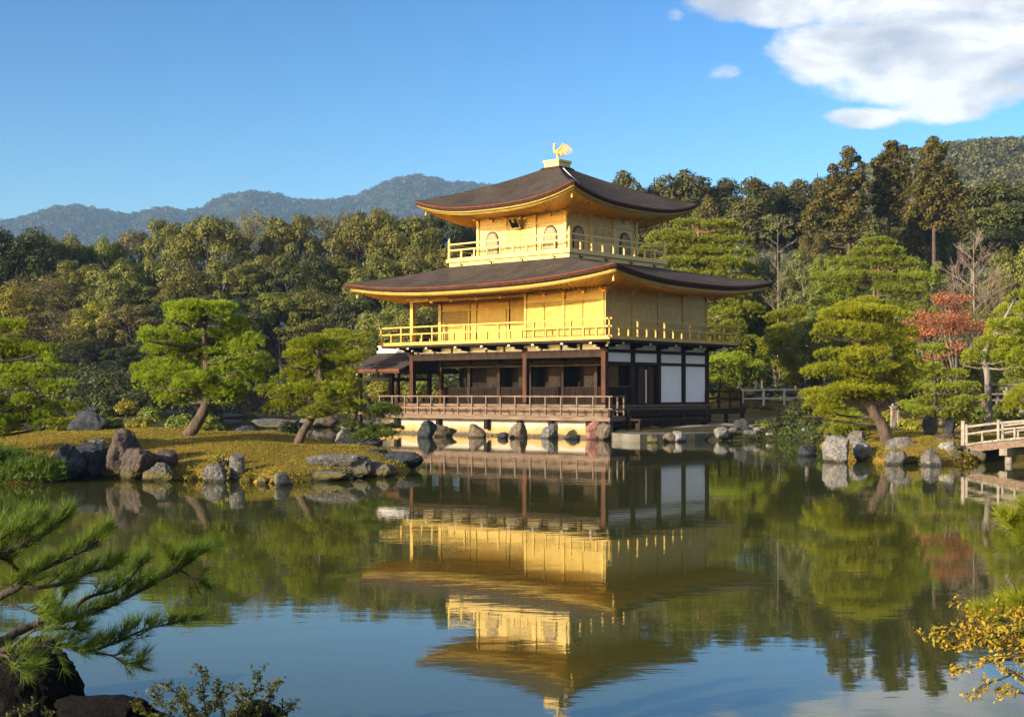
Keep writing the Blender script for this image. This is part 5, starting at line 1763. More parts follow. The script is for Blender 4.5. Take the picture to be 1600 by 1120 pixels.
def left_wood():
    rr = random.Random(77)
    T = [broadleaf_meshes('round_tree', 41 + k, n=36 + 4 * (k % 3)) for k in range(5)]
    T.append(broadleaf_meshes('open_tree', 61, n=26, spread=3.5, zc=7.0, rz=2.6, dens=46, low=0.0))
    T.append(broadleaf_meshes('sparse_tree', 62, n=34, dens=20, leaf=0.085))
    T.append(broadleaf_meshes('fine_tree', 63, n=85, spread=3.3, zc=6.3, rz=3.4, dens=60, leaf=0.09, rc=(0.34, 0.36)))
    T.append(broadleaf_meshes('oval_tree', 64, n=46, spread=2.5, zc=5.9, rz=3.9, rc=(0.5, 0.5)))
    T.append(broadleaf_meshes('flat_topped_tree', 65, n=40, spread=3.7, zc=7.2, rz=2.4, rc=(0.45, 0.7), dens=46))
    T.append(broadleaf_meshes('ragged_tree', 66, n=44, spread=3.4, zc=6.4, rz=3.3, rc=(0.3, 0.75), dens=36))
    G = 'trees of the wood behind the pond on the left'
    M = dict(o=L_OLIVE, b=L_BROWN, d=L_DARK, y=L_YELLOW, g=L_GREEN, r=L_RED)
    rows = [
        # px, top, D, half width, kind, template, label
        (14, 346, 150, 66, 'd', 0, 'big very dark evergreen tree at the far left edge of the skyline'),
        (98, 360, 156, 46, 'o', 1, 'brown-topped olive tree right of the dark tree at the left edge'),
        (162, 362, 158, 34, 'g', 2, 'fresh green tree standing out on the left skyline'),
        (214, 356, 164, 44, 'b', 3, 'hazy brownish tree on the skyline right of the fresh green one'),
        (268, 338, 160, 48, 'o', 4, 'olive tree left of the umbrella-shaped tree on the skyline'),
        (332, 333, 152, 62, 'o', 5, 'umbrella-shaped olive tree with a dark forked limb on the skyline'),
        (404, 319, 160, 36, 'b', 6, 'sparse brown tree rising tall between two olive crowns'),
        (452, 330, 156, 50, 'o', 0, 'domed olive tree under the dip of the blue hills'),
        (512, 322, 160, 52, 'b', 6, 'thin bare-topped brownish tree on the skyline left of the roof'),
        (584, 314, 156, 56, 'o', 2, 'tall olive tree on the skyline below the blue hill peak'),
        (640, 330, 152, 50, 'o', 3, 'olive tree just left of the upper roof tip'),
        (700, 306, 160, 46, 'd', 1, 'dark tree crown touching the upper roof tip'),
        (760, 290, 166, 40, 'd', 4, 'dark tree top peeping over the left slope of the upper roof'),
        (62, 424, 142, 62, 'b', 6, 'grey-brown half-bare tree in the middle of the left wood'),
        (128, 404, 146, 50, 'o', 3, 'olive tree behind the grey-brown half-bare tree'),
        (192, 402, 144, 52, 'o', 4, 'olive tree with a lit left side above the yellow-leaved tree'),
        (246, 404, 146, 50, 'o', 0, 'rounded olive tree in the second row below the umbrella tree, left one'),
        (300, 418, 142, 52, 'o', 1, 'rounded olive tree in the second row below the umbrella tree, right one'),
        (362, 404, 144, 54, 'o', 2, 'olive tree in the second row below the sparse brown tree'),
        (420, 392, 146, 54, 'o', 3, 'olive tree with billowing crown below the domed tree'),
        (474, 390, 144, 52, 'd', 5, 'shadowed tree with an open crown in the second row'),
        (528, 398, 146, 54, 'o', 4, 'billowing olive tree left of the lower roof tip'),
        (586, 396, 142, 52, 'o', 0, 'olive tree above the lower roof tip'),
        (642, 388, 146, 54, 'o', 2, 'olive tree between the two roofs at the left'),
        (694, 380, 142, 50, 'o', 1, 'olive tree beside the left end of the top balcony'),
        (16, 444, 134, 48, 'y', 2, 'yellow-green tree at the left edge below the dark evergreen'),
        (88, 476, 133, 54, 'b', 6, 'brownish tree with bare pale twigs at the left'),
        (150, 468, 134, 50, 'y', 3, 'yellow-leaved tree in the left wood'),
        (206, 474, 133, 52, 'b', 1, 'brown-olive tree just left of the bright island pine'),
        (262, 464, 135, 50, 'd', 4, 'dark tree right behind the top of the left island pine'),
        (322, 458, 134, 54, 'd', 0, 'dark tree between the billowing olive tree and the left island pine'),
        (384, 462, 134, 52, 'd', 5, 'dark green tree right of the left island pine top'),
        (440, 452, 135, 56, 'g', 2, 'green-olive tree above the right island pine'),
        (496, 452, 135, 54, 'o', 3, 'olive tree behind the right island pine'),
        (556, 458, 134, 56, 'd', 1, 'dark leafy tree left of the gold balcony'),
        (612, 470, 120, 52, 'o', 4, 'leafy tree seen through the open end of the gold balcony'),
        (664, 470, 118, 52, 'o', 0, 'leafy tree seen between the gold porch posts'),
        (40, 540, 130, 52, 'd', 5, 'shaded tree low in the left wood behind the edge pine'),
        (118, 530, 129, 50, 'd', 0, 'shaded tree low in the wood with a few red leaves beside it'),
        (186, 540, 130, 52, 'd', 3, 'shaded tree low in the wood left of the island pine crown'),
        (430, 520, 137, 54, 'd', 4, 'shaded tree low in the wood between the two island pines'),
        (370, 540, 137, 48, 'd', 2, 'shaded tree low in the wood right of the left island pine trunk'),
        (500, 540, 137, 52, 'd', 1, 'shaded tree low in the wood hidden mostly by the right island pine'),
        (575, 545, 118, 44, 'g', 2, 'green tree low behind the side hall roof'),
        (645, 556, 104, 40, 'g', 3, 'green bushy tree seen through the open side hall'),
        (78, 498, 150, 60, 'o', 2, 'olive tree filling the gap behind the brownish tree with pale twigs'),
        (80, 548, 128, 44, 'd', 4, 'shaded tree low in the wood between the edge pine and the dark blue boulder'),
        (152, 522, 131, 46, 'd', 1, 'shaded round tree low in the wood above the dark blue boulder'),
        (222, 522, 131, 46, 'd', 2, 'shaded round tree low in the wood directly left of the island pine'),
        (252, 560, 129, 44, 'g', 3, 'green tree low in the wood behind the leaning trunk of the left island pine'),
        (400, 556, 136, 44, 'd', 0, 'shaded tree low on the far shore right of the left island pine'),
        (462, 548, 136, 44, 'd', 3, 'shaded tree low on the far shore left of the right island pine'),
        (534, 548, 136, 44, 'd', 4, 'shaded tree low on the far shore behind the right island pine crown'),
        (30, 372, 162, 50, 'd', 3, 'dark tree filling in behind the evergreen at the left edge'),
        (700, 440, 122, 48, 'd', 4, 'dark tree close behind the gold porch'),
    ]
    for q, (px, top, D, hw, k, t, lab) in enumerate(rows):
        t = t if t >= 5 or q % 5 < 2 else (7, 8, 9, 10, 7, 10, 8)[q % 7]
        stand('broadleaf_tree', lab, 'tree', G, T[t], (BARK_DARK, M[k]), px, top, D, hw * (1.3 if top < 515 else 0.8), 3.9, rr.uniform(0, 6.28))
    # the forked dark limb of the umbrella tree is its own: rebuilt larger at the front of its crown
    return T


def bronze_cedars():
    """the three tall cedars, clump by clump: pixel centre and radius of every leaf clump"""
    A = [(1324, 242, 14), (1341, 247, 7), (1303, 265, 10), (1323, 259, 12), (1345, 260, 8), (1300, 284, 13), (1288, 302, 11), (1318, 286, 22), (1341, 281, 15), (1353, 292, 13), (1308, 308, 18), (1275, 324, 15), (1261, 339, 13),
         (1253, 354, 11), (1254, 376, 9), (1277, 379, 15), (1306, 329, 16), (1331, 330, 18), (1351, 318, 13), (1313, 350, 16), (1341, 355, 12), (1328, 310, 16), (1290, 350, 12), (1300, 372, 11), (1346, 340, 12), (1322, 370, 11), (1336, 372, 9)]
    B = [(1395, 233, 13), (1390, 228, 10), (1410, 234, 8), (1383, 243, 10), (1400, 248, 13), (1418, 255, 8), (1372, 255, 12), (1390, 263, 15), (1412, 268, 12), (1375, 273, 13), (1395, 280, 18), (1421, 278, 9), (1415, 290, 13),
         (1375, 293, 15), (1390, 305, 18), (1410, 310, 13), (1372, 315, 13), (1380, 328, 13), (1398, 325, 13), (1413, 330, 10), (1370, 332, 9), (1402, 342, 11)]
    C = [(1460, 222, 12), (1452, 230, 9), (1470, 233, 10), (1447, 240, 9), (1462, 243, 13), (1475, 238, 7), (1445, 254, 8), (1460, 253, 12), (1490, 258, 6), (1440, 268, 10), (1458, 268, 15), (1475, 268, 13), (1487, 278, 12),
         (1445, 280, 13), (1465, 285, 18), (1492, 290, 13), (1437, 293, 13), (1452, 300, 15), (1478, 305, 18), (1500, 303, 12), (1440, 313, 13), (1460, 320, 15), (1487, 323, 15), (1505, 318, 10), (1437, 330, 10), (1452, 335, 13),
         (1475, 340, 13), (1460, 350, 11), (1446, 350, 10), (1472, 356, 10), (1422, 328, 12), (1420, 340, 10), (1428, 300, 10), (1490, 345, 12)]
    rng = np.random.RandomState(55)
    rr = random.Random(55)
    for px, foot, D, cl, lab in ((1326, 470, 128, A, 'left one of three tall bronze cedars, with a low branch drooping to the left'), (1386, 470, 131, B, 'middle one of three tall bronze cedars'),
                                 (1458, 470, 126, C, 'right and tallest one of three tall bronze cedars')):
        base = P(px, foot, D)
        g_ = gz(base.x, base.y)
        base.z = g_
        root = empty('cedar_tree', base, 0, lab, 'cedar', 'tall bronze cedars rising above the garden')
        top = P(cl[0][0], cl[0][1], D) - base
        path = smooth_path([(0, 0, -1.0), (0.1, 0, top.z * 0.4), Vector((top.x * 0.5, 0, top.z * 0.75)), top], 5)
        mb = MB().tube(path, [0.30 * (1 - 0.9 * i / (len(path) - 1)) for i in range(len(path))], 8)
        clumps = []
        for (x, y, r) in cl:
            for q in range(3):
                c = P(x + (rr.uniform(-0.5, 0.5) * r if q else 0), y + (rr.uniform(-0.4, 0.4) * r if q else 0), D) - base
                c.y += rr.uniform(-0.5, 0.5) if q == 0 else rr.choice((-1, 1)) * rr.uniform(0.6, 1.4) * r * D / F
                k = r * D / F * (0.85 if q == 0 else 0.6)
                clumps.append((c.x, c.y, c.z, k))
                if q < 2:
                    s_ = interp_path(path, c.z - 0.25 - 0.12 * abs(c.x - path[-1].x))
                    m = s_.lerp(c, 0.5) + Vector((0, 0, -0.15))
                    mb.tube(smooth_path([s_, m, c], 3), [0.11, 0.10, 0.085, 0.07, 0.055, 0.04, 0.02], 5, False)
        V, FA = crown_from_clumps(clumps, 0.15, 44, rng, 0.55, 0.9, 0.5)
        mb.build('trunk', BARK_PINE, root, True)
        link('crown', np_mesh('cedar_crown', V, FA), L_BRONZE, root)


def right_wood(T):
    rr = random.Random(78)
    K = [conifer_meshes('dome_conifer', 81 + k, tiers=13, zb=5.2, rmax=1.75, power=0.60, leaf=0.12, dens=44, fat=1.5) for k in range(3)]
    G = 'straight conifers on the wooded slope behind the roofs'
    rows = [
        (936, 280, 172, 26, 'dark conifer top just right of the roof finial'),
        (972, 264, 168, 34, 'pointed dark conifer standing highest right of the roof peak'),
        (1022, 284, 170, 34, 'dark conifer right of the pointed one'),
        (1070, 262, 164, 40, 'broad-topped conifer, tallest above the right eave of the upper roof'),
        (1132, 276, 166, 34, 'conifer with its bare trunk showing, left one of the trunk row'),
        (1180, 276, 162, 36, 'conifer with its bare trunk showing, middle of the trunk row'),
        (1216, 282, 170, 32, 'conifer behind the trunk row, half hidden'),
        (1246, 278, 166, 32, 'conifer right of the trunk row next to the bronze cedar'),
        (1278, 276, 172, 30, 'conifer half covered by the left bronze cedar'),
        (1100, 284, 176, 34, 'conifer filling the gap between the tallest one and the trunk row'),
        (1000, 290, 178, 34, 'conifer filling the gap behind the pointed one'),
        (1520, 292, 150, 40, 'dark green conifer right of the bronze cedars'),
        (1560, 276, 148, 44, 'tall dark conifer near the right edge of the picture'),
        (1606, 284, 152, 40, 'dark conifer cut by the right edge of the picture'),
        (1490, 330, 156, 34, 'dark conifer behind the right bronze cedar'),
        (1392, 330, 158, 36, 'dark conifer between the bronze cedars'),
        (1300, 320, 160, 36, 'dark conifer behind the left bronze cedar'),
        (1426, 318, 136, 24, 'conifer with a pale bare trunk, left one between the middle and right bronze cedars'),
        (1436, 324, 138, 24, 'conifer with a pale bare trunk, right one between the middle and right bronze cedars'),
        (1366, 330, 138, 24, 'conifer with a thin pale trunk between the left and middle bronze cedars'),
        (1470, 330, 140, 26, 'conifer with a pale trunk close behind the right bronze cedar'),
    ]
    for i, (px, top, D, hw, lab) in enumerate(rows):
        stand('conifer_tree', lab, 'conifer', G, K[i % 3], (BARK_DARK if D > 168 else BARK_GREY, L_CONIFER), px, top, D, hw * 1.45, 2.05, rr.uniform(0, 6.28))
    bronze_cedars()
    stand('conifer_tree', 'small golden-leaved conifer against the dark slope right of the upper roof tip', 'conifer', None, K[1], (BARK_GREY, L_BRONZE), 1104, 302, 140, 28, 2.05, 1.0)
    stand('broadleaf_tree', 'low rounded bronze tree at the foot of the left bronze cedar', 'tree', None, T[1], (BARK_GREY, L_BRONZE), 1272, 364, 122, 34, 3.6, 1.0)
    # the middle distance
    G2 = 'garden trees in front of the conifer slope'
    M = [(1262, 386, 104, 48, L_GREYGREEN, 1, 'soft grey-green airy tree right of the thin sparse sapling'),
         (1216, 400, 106, 36, L_GREYGREEN, 6, 'airy grey-green tree behind the thin sparse sapling'),
         (1190, 398, 108, 34, L_GREYGREEN, 3, 'soft green tree between the tiered pine and the sapling'),
         (1300, 392, 102, 40, L_GREEN, 2, 'mid-green tree left of the broad red-trunked pine'),
         (1440, 398, 100, 48, L_GREEN, 4, 'mid-green tree between the red-trunked pine and the bare tree'),
         (1590, 376, 104, 48, L_OLIVE, 0, 'brown-olive tree at the right edge behind the bare tree'),
         (1560, 430, 92, 48, L_OLIVE, 3, 'olive tree right of the bare pale tree'),
         (1486, 430, 94, 44, L_BROWN, 6, 'brownish thin-leaved tree left of the bare pale tree'),
         (1536, 470, 84, 44, L_BROWN, 6, 'brown-grey half-bare tree behind the red maple'),
         (1596, 470, 88, 44, L_OLIVE, 1, 'olive tree at the right edge above the yellow-green pine'),
         (1445, 470, 88, 40, L_GREEN, 0, 'green tree left of the red maple'),
         (1212, 470, 112, 44, L_GREEN, 2, 'green tree behind the tidy round-layered pine'),
         (1140, 470, 118, 46, L_GREEN, 4, 'green tree behind the tiered pine at the end of the lower roof'),
         (1290, 480, 96, 44, L_GREEN, 3, 'green tree left behind the large leaning pine'),
         (1400, 520, 82, 44, L_GREEN, 2, 'dark green tree right behind the large leaning pine'),
         (1540, 530, 78, 40, L_GREEN, 1, 'green tree behind the pale bent pine trunk'),
         (1600, 560, 72, 36, L_GREEN, 4, 'green tree at the right edge behind the bridge'),
         (1300, 560, 84, 40, L_DARK, 0, 'dark leafy tree low behind the large leaning pine'),
         (1225, 560, 108, 40, L_GREEN, 2, 'leafy tree low behind the white fence'),
         (1155, 540, 112, 40, L_GREEN, 0, 'green leafy tree low behind the dark wood fence'),
         (1470, 545, 76, 36, L_OLIVE, 3, 'olive leafy tree under the red maple')]
    for i, (px, top, D, hw, mt, t, lab) in enumerate(M):
        t = t if t == 6 or i % 2 else (7, 9, 10, 8)[i % 4]
        stand('broadleaf_tree', lab, 'tree', G2, T[t], (BARK_GREY, mt), px, top, D, hw * 1.1, 3.7, rr.uniform(0, 6.28))


def bare_tree():
    """leafless pale tree and thin sapling"""
    rr = random.Random(9)

    def grow_branch(mb, p, d, L, r, lev):
        q = p + d * L
        m = p.lerp(q, 0.5) + Vector((rr.uniform(-1, 1), rr.uniform(-1, 1), 0)) * L * 0.05
        mb.tube([p, m, q], [r, r * 0.8, r * 0.6], 5 if lev > 1 else 4, False)
        if lev == 0:
            return
        for k in range(4):
            f = rr.uniform(0.35, 1.0)
            s = p.lerp(q, f)
            nd = (d + Vector((rr.uniform(-1, 1), rr.uniform(-1, 1), rr.uniform(-0.1, 0.7))) * 0.75).normalized()
            grow_branch(mb, s, nd, L * rr.uniform(0.5, 0.75), max(r * 0.5, 0.009), lev - 1)
    for (name, px, foot, top, D, r, n, lab, mt, wide) in (('bare_tree', 1521, 520, 372, 90, 0.10, 17, 'leafless pale tree with fine upward twigs in the right hand garden', BARK_PALE, 0.19),
                                                           ('sapling', 1215, 470, 334, 104, 0.075, 12, 'thin half-dead sapling with a sparse top against the dark slope', BARK_GREY, 0.12)):
        b, t = P(px, foot, D), P(px, top, D)
        g_ = gz(b.x, b.y)
        H = t.z - g_
        root = empty(name, (b.x, b.y, g_), 0, lab, 'bare tree' if name == 'bare_tree' else 'sapling')
        mb = MB()
        mb.tube([(0, 0, -0.3), (0.05, 0, H * 0.5), (0, 0, H)], [r, r * 0.7, r * 0.12], 7)
        tips = []
        for k in range(n):
            z = H * (0.42 + 0.55 * k / n)
            an = k * 2.4 + rr.uniform(-0.3, 0.3)
            d = Vector((math.cos(an), math.sin(an), 0.75)).normalized()
            L = H * wide * (1.15 - 0.8 * k / n)
            grow_branch(mb, Vector((0, 0, z)), d, L, r * 0.28, 3 if name == 'bare_tree' else 2)
            tips.append(Vector((0, 0, z)) + d * L)
        mb.build('trunk', mt, root, True)
        if name == 'sapling':
            rng = np.random.RandomState(3)
            cl = [(*(Vector((rr.uniform(-0.9, 0.9), rr.uniform(-0.9, 0.9), H * rr.uniform(0.86, 0.98)))), 0.42) for _ in range(7)]
            V, FA = crown_from_clumps(cl, 0.14, 22, rng)
            link('crown', np_mesh('sapling_crown', V, FA), L_GREYGREEN, root)


def maple():
    rng = np.random.RandomState(31)
    rr = random.Random(31)
    D = 74.0
    root_p = P(1494, 600, D)
    g_ = gz(root_p.x, root_p.y)
    base = Vector((root_p.x, root_p.y, g_))
    root = empty('maple_tree', base, 0, 'red-leaved maple in flat sprays behind the leaning pine', 'maple')
    mb = MB()
    mb.tube(smooth_path([(0, 0, -0.3), (0.1, 0, 1.2), (-0.1, 0, 2.4)], 4), [0.13, 0.125, 0.12, 0.115, 0.11, 0.1, 0.095, 0.09, 0.08], 8)
    parts = []
    for (px, py, hw, hh) in ((1488, 470, 22, 6), (1466, 466, 14, 5), (1506, 467, 10, 4), (1490, 484, 12, 6), (1466, 497, 28, 7), (1440, 490, 10, 4), (1494, 502, 20, 7), (1428, 508, 22, 6), (1478, 516, 22, 7), (1490, 512, 22, 7),
                              (1526, 512, 22, 6), (1540, 516, 10, 5), (1436, 526, 10, 5), (1490, 540, 16, 5), (1462, 556, 14, 5), (1490, 556, 12, 4), (1448, 516, 16, 5), (1508, 494, 12, 5)):
        for q in range(3):
            c = P(px + rr.uniform(-9, 9), py + rr.uniform(-5, 5), D + rr.uniform(-0.9, 0.9)) - base
            k = D / F
            n = int(24 + hw * hh * 1.15)
            s = sphere_pts(n, rng) * (0.4 + 0.6 * rng.random((n, 1)) ** 0.5)
            p = s * np.array([hw * k * 1.15, hw * k, hh * k * 1.5]) + np.array(c)
            parts.append(leaf_quads(p, np.tile([0, 0, 1.0], (n, 1)), 0.058, rng, 0.6, 0.9))
        a = Vector((0, 0, 1.9))
        mb.tube(smooth_path([a, a.lerp(c, 0.5) + Vector((0, 0, 0.2)), c], 3), [0.06, 0.055, 0.05, 0.04, 0.03, 0.02, 0.012], 5, False)
    mb.build('trunk', BARK_GREY, root, True)
    V, FA = merge(parts)
    link('crown', np_mesh('maple_crown', V, FA), L_RED, root)


def shrub(name, label, cat, px, foot, top, D, hw, mat, seed, group=None, leaf=0.07, dens=None, depth=0.8, n=16):
    """a rounded bush made of leaf clumps on short stems"""
    rng = np.random.RandomState(seed)
    rr = random.Random(seed)
    a, t = P(px, foot, D), P(px, top, D)
    H = t.z - a.z
    R_ = hw * D / F
    root = empty(name, a, 0, label, cat, group)
    cl = []
    for k in range(n):
        an = rng.random() * 6.28
        f = rng.random() ** 0.5
        r = min(H * 0.42, R_ * 0.42) * (0.7 + 0.5 * rng.random())
        cl.append((math.cos(an) * f * (R_ - r * 0.7), math.sin(an) * f * (R_ - r * 0.7) * depth, max(r * 0.5, (H - r) * (1 - 0.55 * f * f) * (0.6 + 0.4 * rng.random())), r))
    dens = dens or 0.55 / (leaf * leaf)
    V, FA = crown_from_clumps(cl, leaf, dens, rng)
    mb = MB()
    for c in cl:
        mb.tube([(0.05 * rr.uniform(-1, 1), 0, -0.15), (c[0] * 0.5, c[1] * 0.5, c[2] * 0.55), c[:3]], [0.035, 0.025, 0.01], 5, False)
    mb.build('stem', BARK_DARK, root)
    link('foliage', np_mesh(name + '_foliage', V, FA), mat, root)
    return root


def shrubs():
    G = 'clipped shrubs behind the left island'
    shrub('round_shrub', 'yellow-green flat-topped shrub left of the dark blue boulder', 'shrub', 98, 668, 640, 62, 34, L_YELLOW, 1, G)
    shrub('round_shrub', 'small bright shrub low at the left foot of the dark blue boulder', 'shrub', 88, 674, 656, 58, 16, L_YELLOW, 2, G)
    shrub('round_shrub', 'low green shrub directly right of the dark blue boulder', 'shrub', 184, 672, 645, 62, 28, L_GREEN, 3, G)
    shrub('round_shrub', 'low bright green shrub, second right of the dark blue boulder', 'shrub', 218, 672, 648, 60, 22, L_YELLOW, 4, G)
    shrub('round_shrub', 'small tiered shrub with a yellow top behind the low green shrubs', 'shrub', 198, 650, 618, 72, 20, L_YELLOW, 5, G)
    shrub('round_shrub', 'round dense shrub left of the big leaning trunk', 'shrub', 236, 664, 630, 66, 22, L_GREEN, 6, G)
    shrub('round_shrub', 'leafy green shrub right behind the big leaning trunk', 'shrub', 324, 688, 640, 58, 30, L_GREEN, 7, G)
    shrub('round_shrub', 'leafy shrub just left of the big leaning trunk', 'shrub', 282, 676, 640, 60, 24, L_GREEN, 8, G)
    shrub('round_shrub', 'dark round shrub on the far shore under the wood, left', 'shrub', 150, 650, 605, 84, 40, L_DARK, 9, G, leaf=0.09)
    shrub('round_shrub', 'dark round shrub on the far shore under the wood, right', 'shrub', 220, 650, 600, 86, 44, L_DARK, 10, G, leaf=0.09)
    shrub('round_shrub', 'dark shrub beside the left end of the edge pine', 'shrub', 50, 660, 610, 72, 44, L_DARK, 28, G, leaf=0.09)
    shrub('dark_shrub', 'nearly black clipped shrub at the back edge of the island between the two pines', 'shrub', 446, 692, 652, 49, 22, L_DARK, 11, None, leaf=0.045)
    shrub('leafy_sprig', 'small bright green leafy sprig growing behind the upright stone stump', 'shrub', 349, 728, 692, 36.4, 22, L_YELLOW, 12, None, leaf=0.035, dens=60)
    G2 = 'low shrubs on the dark bank right of the landing'
    shrub('bank_shrub', 'dark spreading shrub on the bank beside the stone landing', 'shrub', 1222, 676, 646, 68.5, 40, L_DARK, 13, G2)
    shrub('bank_shrub', 'dark shrub on the bank below the lowest bough of the leaning pine', 'shrub', 1268, 676, 640, 68, 36, L_DARK, 14, G2)
    shrub('bank_shrub', 'dark green shrub right of the white fence end', 'shrub', 1246, 654, 618, 76, 28, L_DARK, 15, G2)
    shrub('bank_shrub', 'green shrub drooping over the pale landing edge', 'shrub', 1200, 672, 652, 68.5, 22, L_GREEN, 16, G2)
    shrub('bank_shrub', 'dark shrub at the waterline below the white stones of the bank', 'shrub', 1212, 680, 662, 67.4, 34, L_DARK, 40, G2)
    shrub('bank_shrub', 'mossy dark shrub at the waterline left of the pale boulders of the point', 'shrub', 1284, 690, 668, 61, 20, L_DARK, 41, G2)
    shrub('bank_shrub', 'green low shrub on the point under the drooping bough', 'shrub', 1300, 678, 656, 57, 26, L_GREEN, 42, G2)
    for q, (px_, f_, t_, hw_, lab_) in enumerate(((1226, 681, 668, 16, 'dark mossy mound between the landing rocks and the two white stones'), (1245, 682, 668, 14, 'dark mossy mound between the two white stones'),
                                             (1270, 684, 666, 16, 'dark mossy mound right of the two white stones'), (1250, 668, 650, 34, 'dark low shrub above the two white stones'))):
        shrub('bank_shrub', lab_, 'shrub', px_, f_, t_, 66.6 + (q == 3) * 2, hw_, L_PINE_D if q < 3 else L_DARK, 60 + q, G2, leaf=0.05)
    G3 = 'hedge plants along the garden path'
    shrub('hedge', 'lit green hedge behind the dark wood fence', 'hedge', 1134, 626, 598, 104, 40, L_YELLOW, 17, G3, leaf=0.09)
    shrub('hedge', 'lit green hedge behind the white fence', 'hedge', 1200, 628, 604, 104, 42, L_GREEN, 18, G3, leaf=0.09)
    shrub('hedge', 'golden low hedge in front of the white fence', 'hedge', 1172, 642, 628, 92, 40, L_MOSS, 19, G3, leaf=0.06)
    shrub('hedge', 'bright green hedge right of the leaning pine trunk', 'hedge', 1392, 668, 634, 60, 24, L_YELLOW, 20, G3)
    shrub('hedge', 'yellow-green leafy plant at the right foot of the leaning pine', 'hedge', 1420, 676, 650, 54, 20, L_YELLOW, 21, G3, leaf=0.05)
    shrub('hedge', 'clipped bright hedge behind the standing stones', 'hedge', 1492, 664, 632, 58, 26, L_YELLOW, 22, G3)
    shrub('hedge', 'green hedge behind the bridge rail', 'hedge', 1540, 668, 624, 62, 34, L_GREEN, 23, G3)
    shrub('hedge', 'green hedge at the right edge behind the bridge', 'hedge', 1592, 672, 640, 60, 34, L_GREEN, 24, G3)
    shrub('hedge', 'leafy green hedge seen through the open side hall, left', 'hedge', 606, 626, 584, 96, 32, L_YELLOW, 25, G3, leaf=0.09)
    shrub('hedge', 'leafy green hedge seen through the open ground floor porch', 'hedge', 662, 626, 584, 95, 34, L_GREEN, 26, G3, leaf=0.09)
    shrub('mossy_shrub', 'yellow mossy bush at the water under the bridge end', 'shrub', 1508, 724, 698, 45.0, 13, L_MOSS, 27, None, leaf=0.03)
    shrub('mossy_shrub', 'yellow moss mound at the waterline in the middle of the right hand point', 'shrub', 1436, 726, 708, 44.0, 22, L_MOSS, 29, None, leaf=0.025)
    shrub('mossy_shrub', 'yellow moss patch at the waterline of the left island below the reddish blocks', 'shrub', 286, 752, 738, 35.6, 26, L_MOSS, 30, None, leaf=0.025)
    shrub('mossy_shrub', 'yellow moss patch right of the upright stone stump', 'shrub', 392, 754, 738, 35.0, 18, L_MOSS, 31, None, leaf=0.025)


TREES = left_wood()
right_wood(TREES)
bare_tree()
maple()
shrubs()


def grass_clump():
    """tall spiky clump at the far left of the island shore"""
    rng = np.random.RandomState(4)
    parts = []
    b0 = P(20, 748, 35.0)
    for k in range(80):
        cx = rng.uniform(-1.9, 1.05)
        cy = rng.uniform(-0.45, 0.6)
        c = np.array([[cx, cy, 0.08 + 0.62 * rng.random() * (1 - abs(cx + 0.5) / 2.2)]])
        C = c + rng.normal(size=(26, 3)) * np.array([0.13, 0.13, 0.10])
        Dr = unit(rng.normal(size=(26, 3)) * 0.5 + np.array([0.25, 0, 1.0]))
        parts.append(needle_tris(C, Dr, 10, 0.26, 0.018, 0.35, rng))
    V, FA = merge(parts)
    o = link('grass_clump', np_mesh('grass_clump', V, FA), L_PINE_D)
    o.location = (b0.x, b0.y, 0.05)
    meta(o, 'dense spiky green clump overhanging the water at the left edge of the island', 'grass clump')


def turf():
    """short grass on the island and the right hand point: nobody could count it"""
    rng = np.random.RandomState(8)
    n = 60000
    px = np.concatenate([rng.uniform(-60, 660, n), rng.uniform(1290, 1560, n // 3)])
    D = np.concatenate([rng.uniform(34, 58, n), rng.uniform(43.5, 56, n // 3)])
    x = (px - 800) / F * D
    sd = pond_sd(x, D)
    ok = sd > 0.12
    x, D = x[ok], D[ok]
    z = ground_z(x, D)
    C = np.stack([x, D, z], 1)
    Dr = unit(rng.normal(size=C.shape) * 0.5 + np.array([0.1, 0, 1.0]))
    V, FA = needle_tris(C, Dr, 3, 0.055, 0.02, 0.4, rng)
    meta(link('turf', np_mesh('turf', V, FA), L_MOSS), kind='stuff')


def shore_cover():
    """moss and creeping leaves along the waterlines: nobody could count them"""
    rng = np.random.RandomState(18)

    def scatter(n, p0, p1, d0, d1, sd0, sd1, size, up, name, mat):
        px = rng.uniform(p0, p1, n)
        D = rng.uniform(d0, d1, n)
        x = (px - 800) / F * D
        sd = pond_sd(x, D)
        ok = (sd > sd0) & (sd < sd1) & (np.sin(x * 2.1 + 3 * np.sin(D * 1.7)) + 0.5 * np.sin(x * 7) + rng.normal(size=n) * 0.5 > -0.5)
        x, D = x[ok], D[ok]
        z = np.maximum(ground_z(x, D), -0.03)
        C = np.stack([x, D, z + up * rng.random(len(x)) ** 1.5], 1)
        V, FA = leaf_quads(C, np.tile([0, -0.5, 0.9], (len(C), 1)), size, rng, 0.7, 0.7)
        meta(link(name, np_mesh(name, V, FA), mat), kind='stuff')
    scatter(60000, 1285, 1580, 43.0, 58, -0.10, 0.55, 0.035, 0.13, 'shore_moss', L_MOSS)
    scatter(60000, -60, 665, 33.5, 47, -0.08, 0.45, 0.030, 0.10, 'shore_moss', L_MOSS)
    scatter(90000, 1208, 1312, 60.0, 74, -0.06, 6.0, 0.045, 0.16, 'bank_creeper', L_DARK)
    scatter(9000, 1130, 1208, 65.0, 70, -0.06, 1.2, 0.040, 0.06, 'bank_creeper', L_DARK)


grass_clump()
turf()
shore_cover()


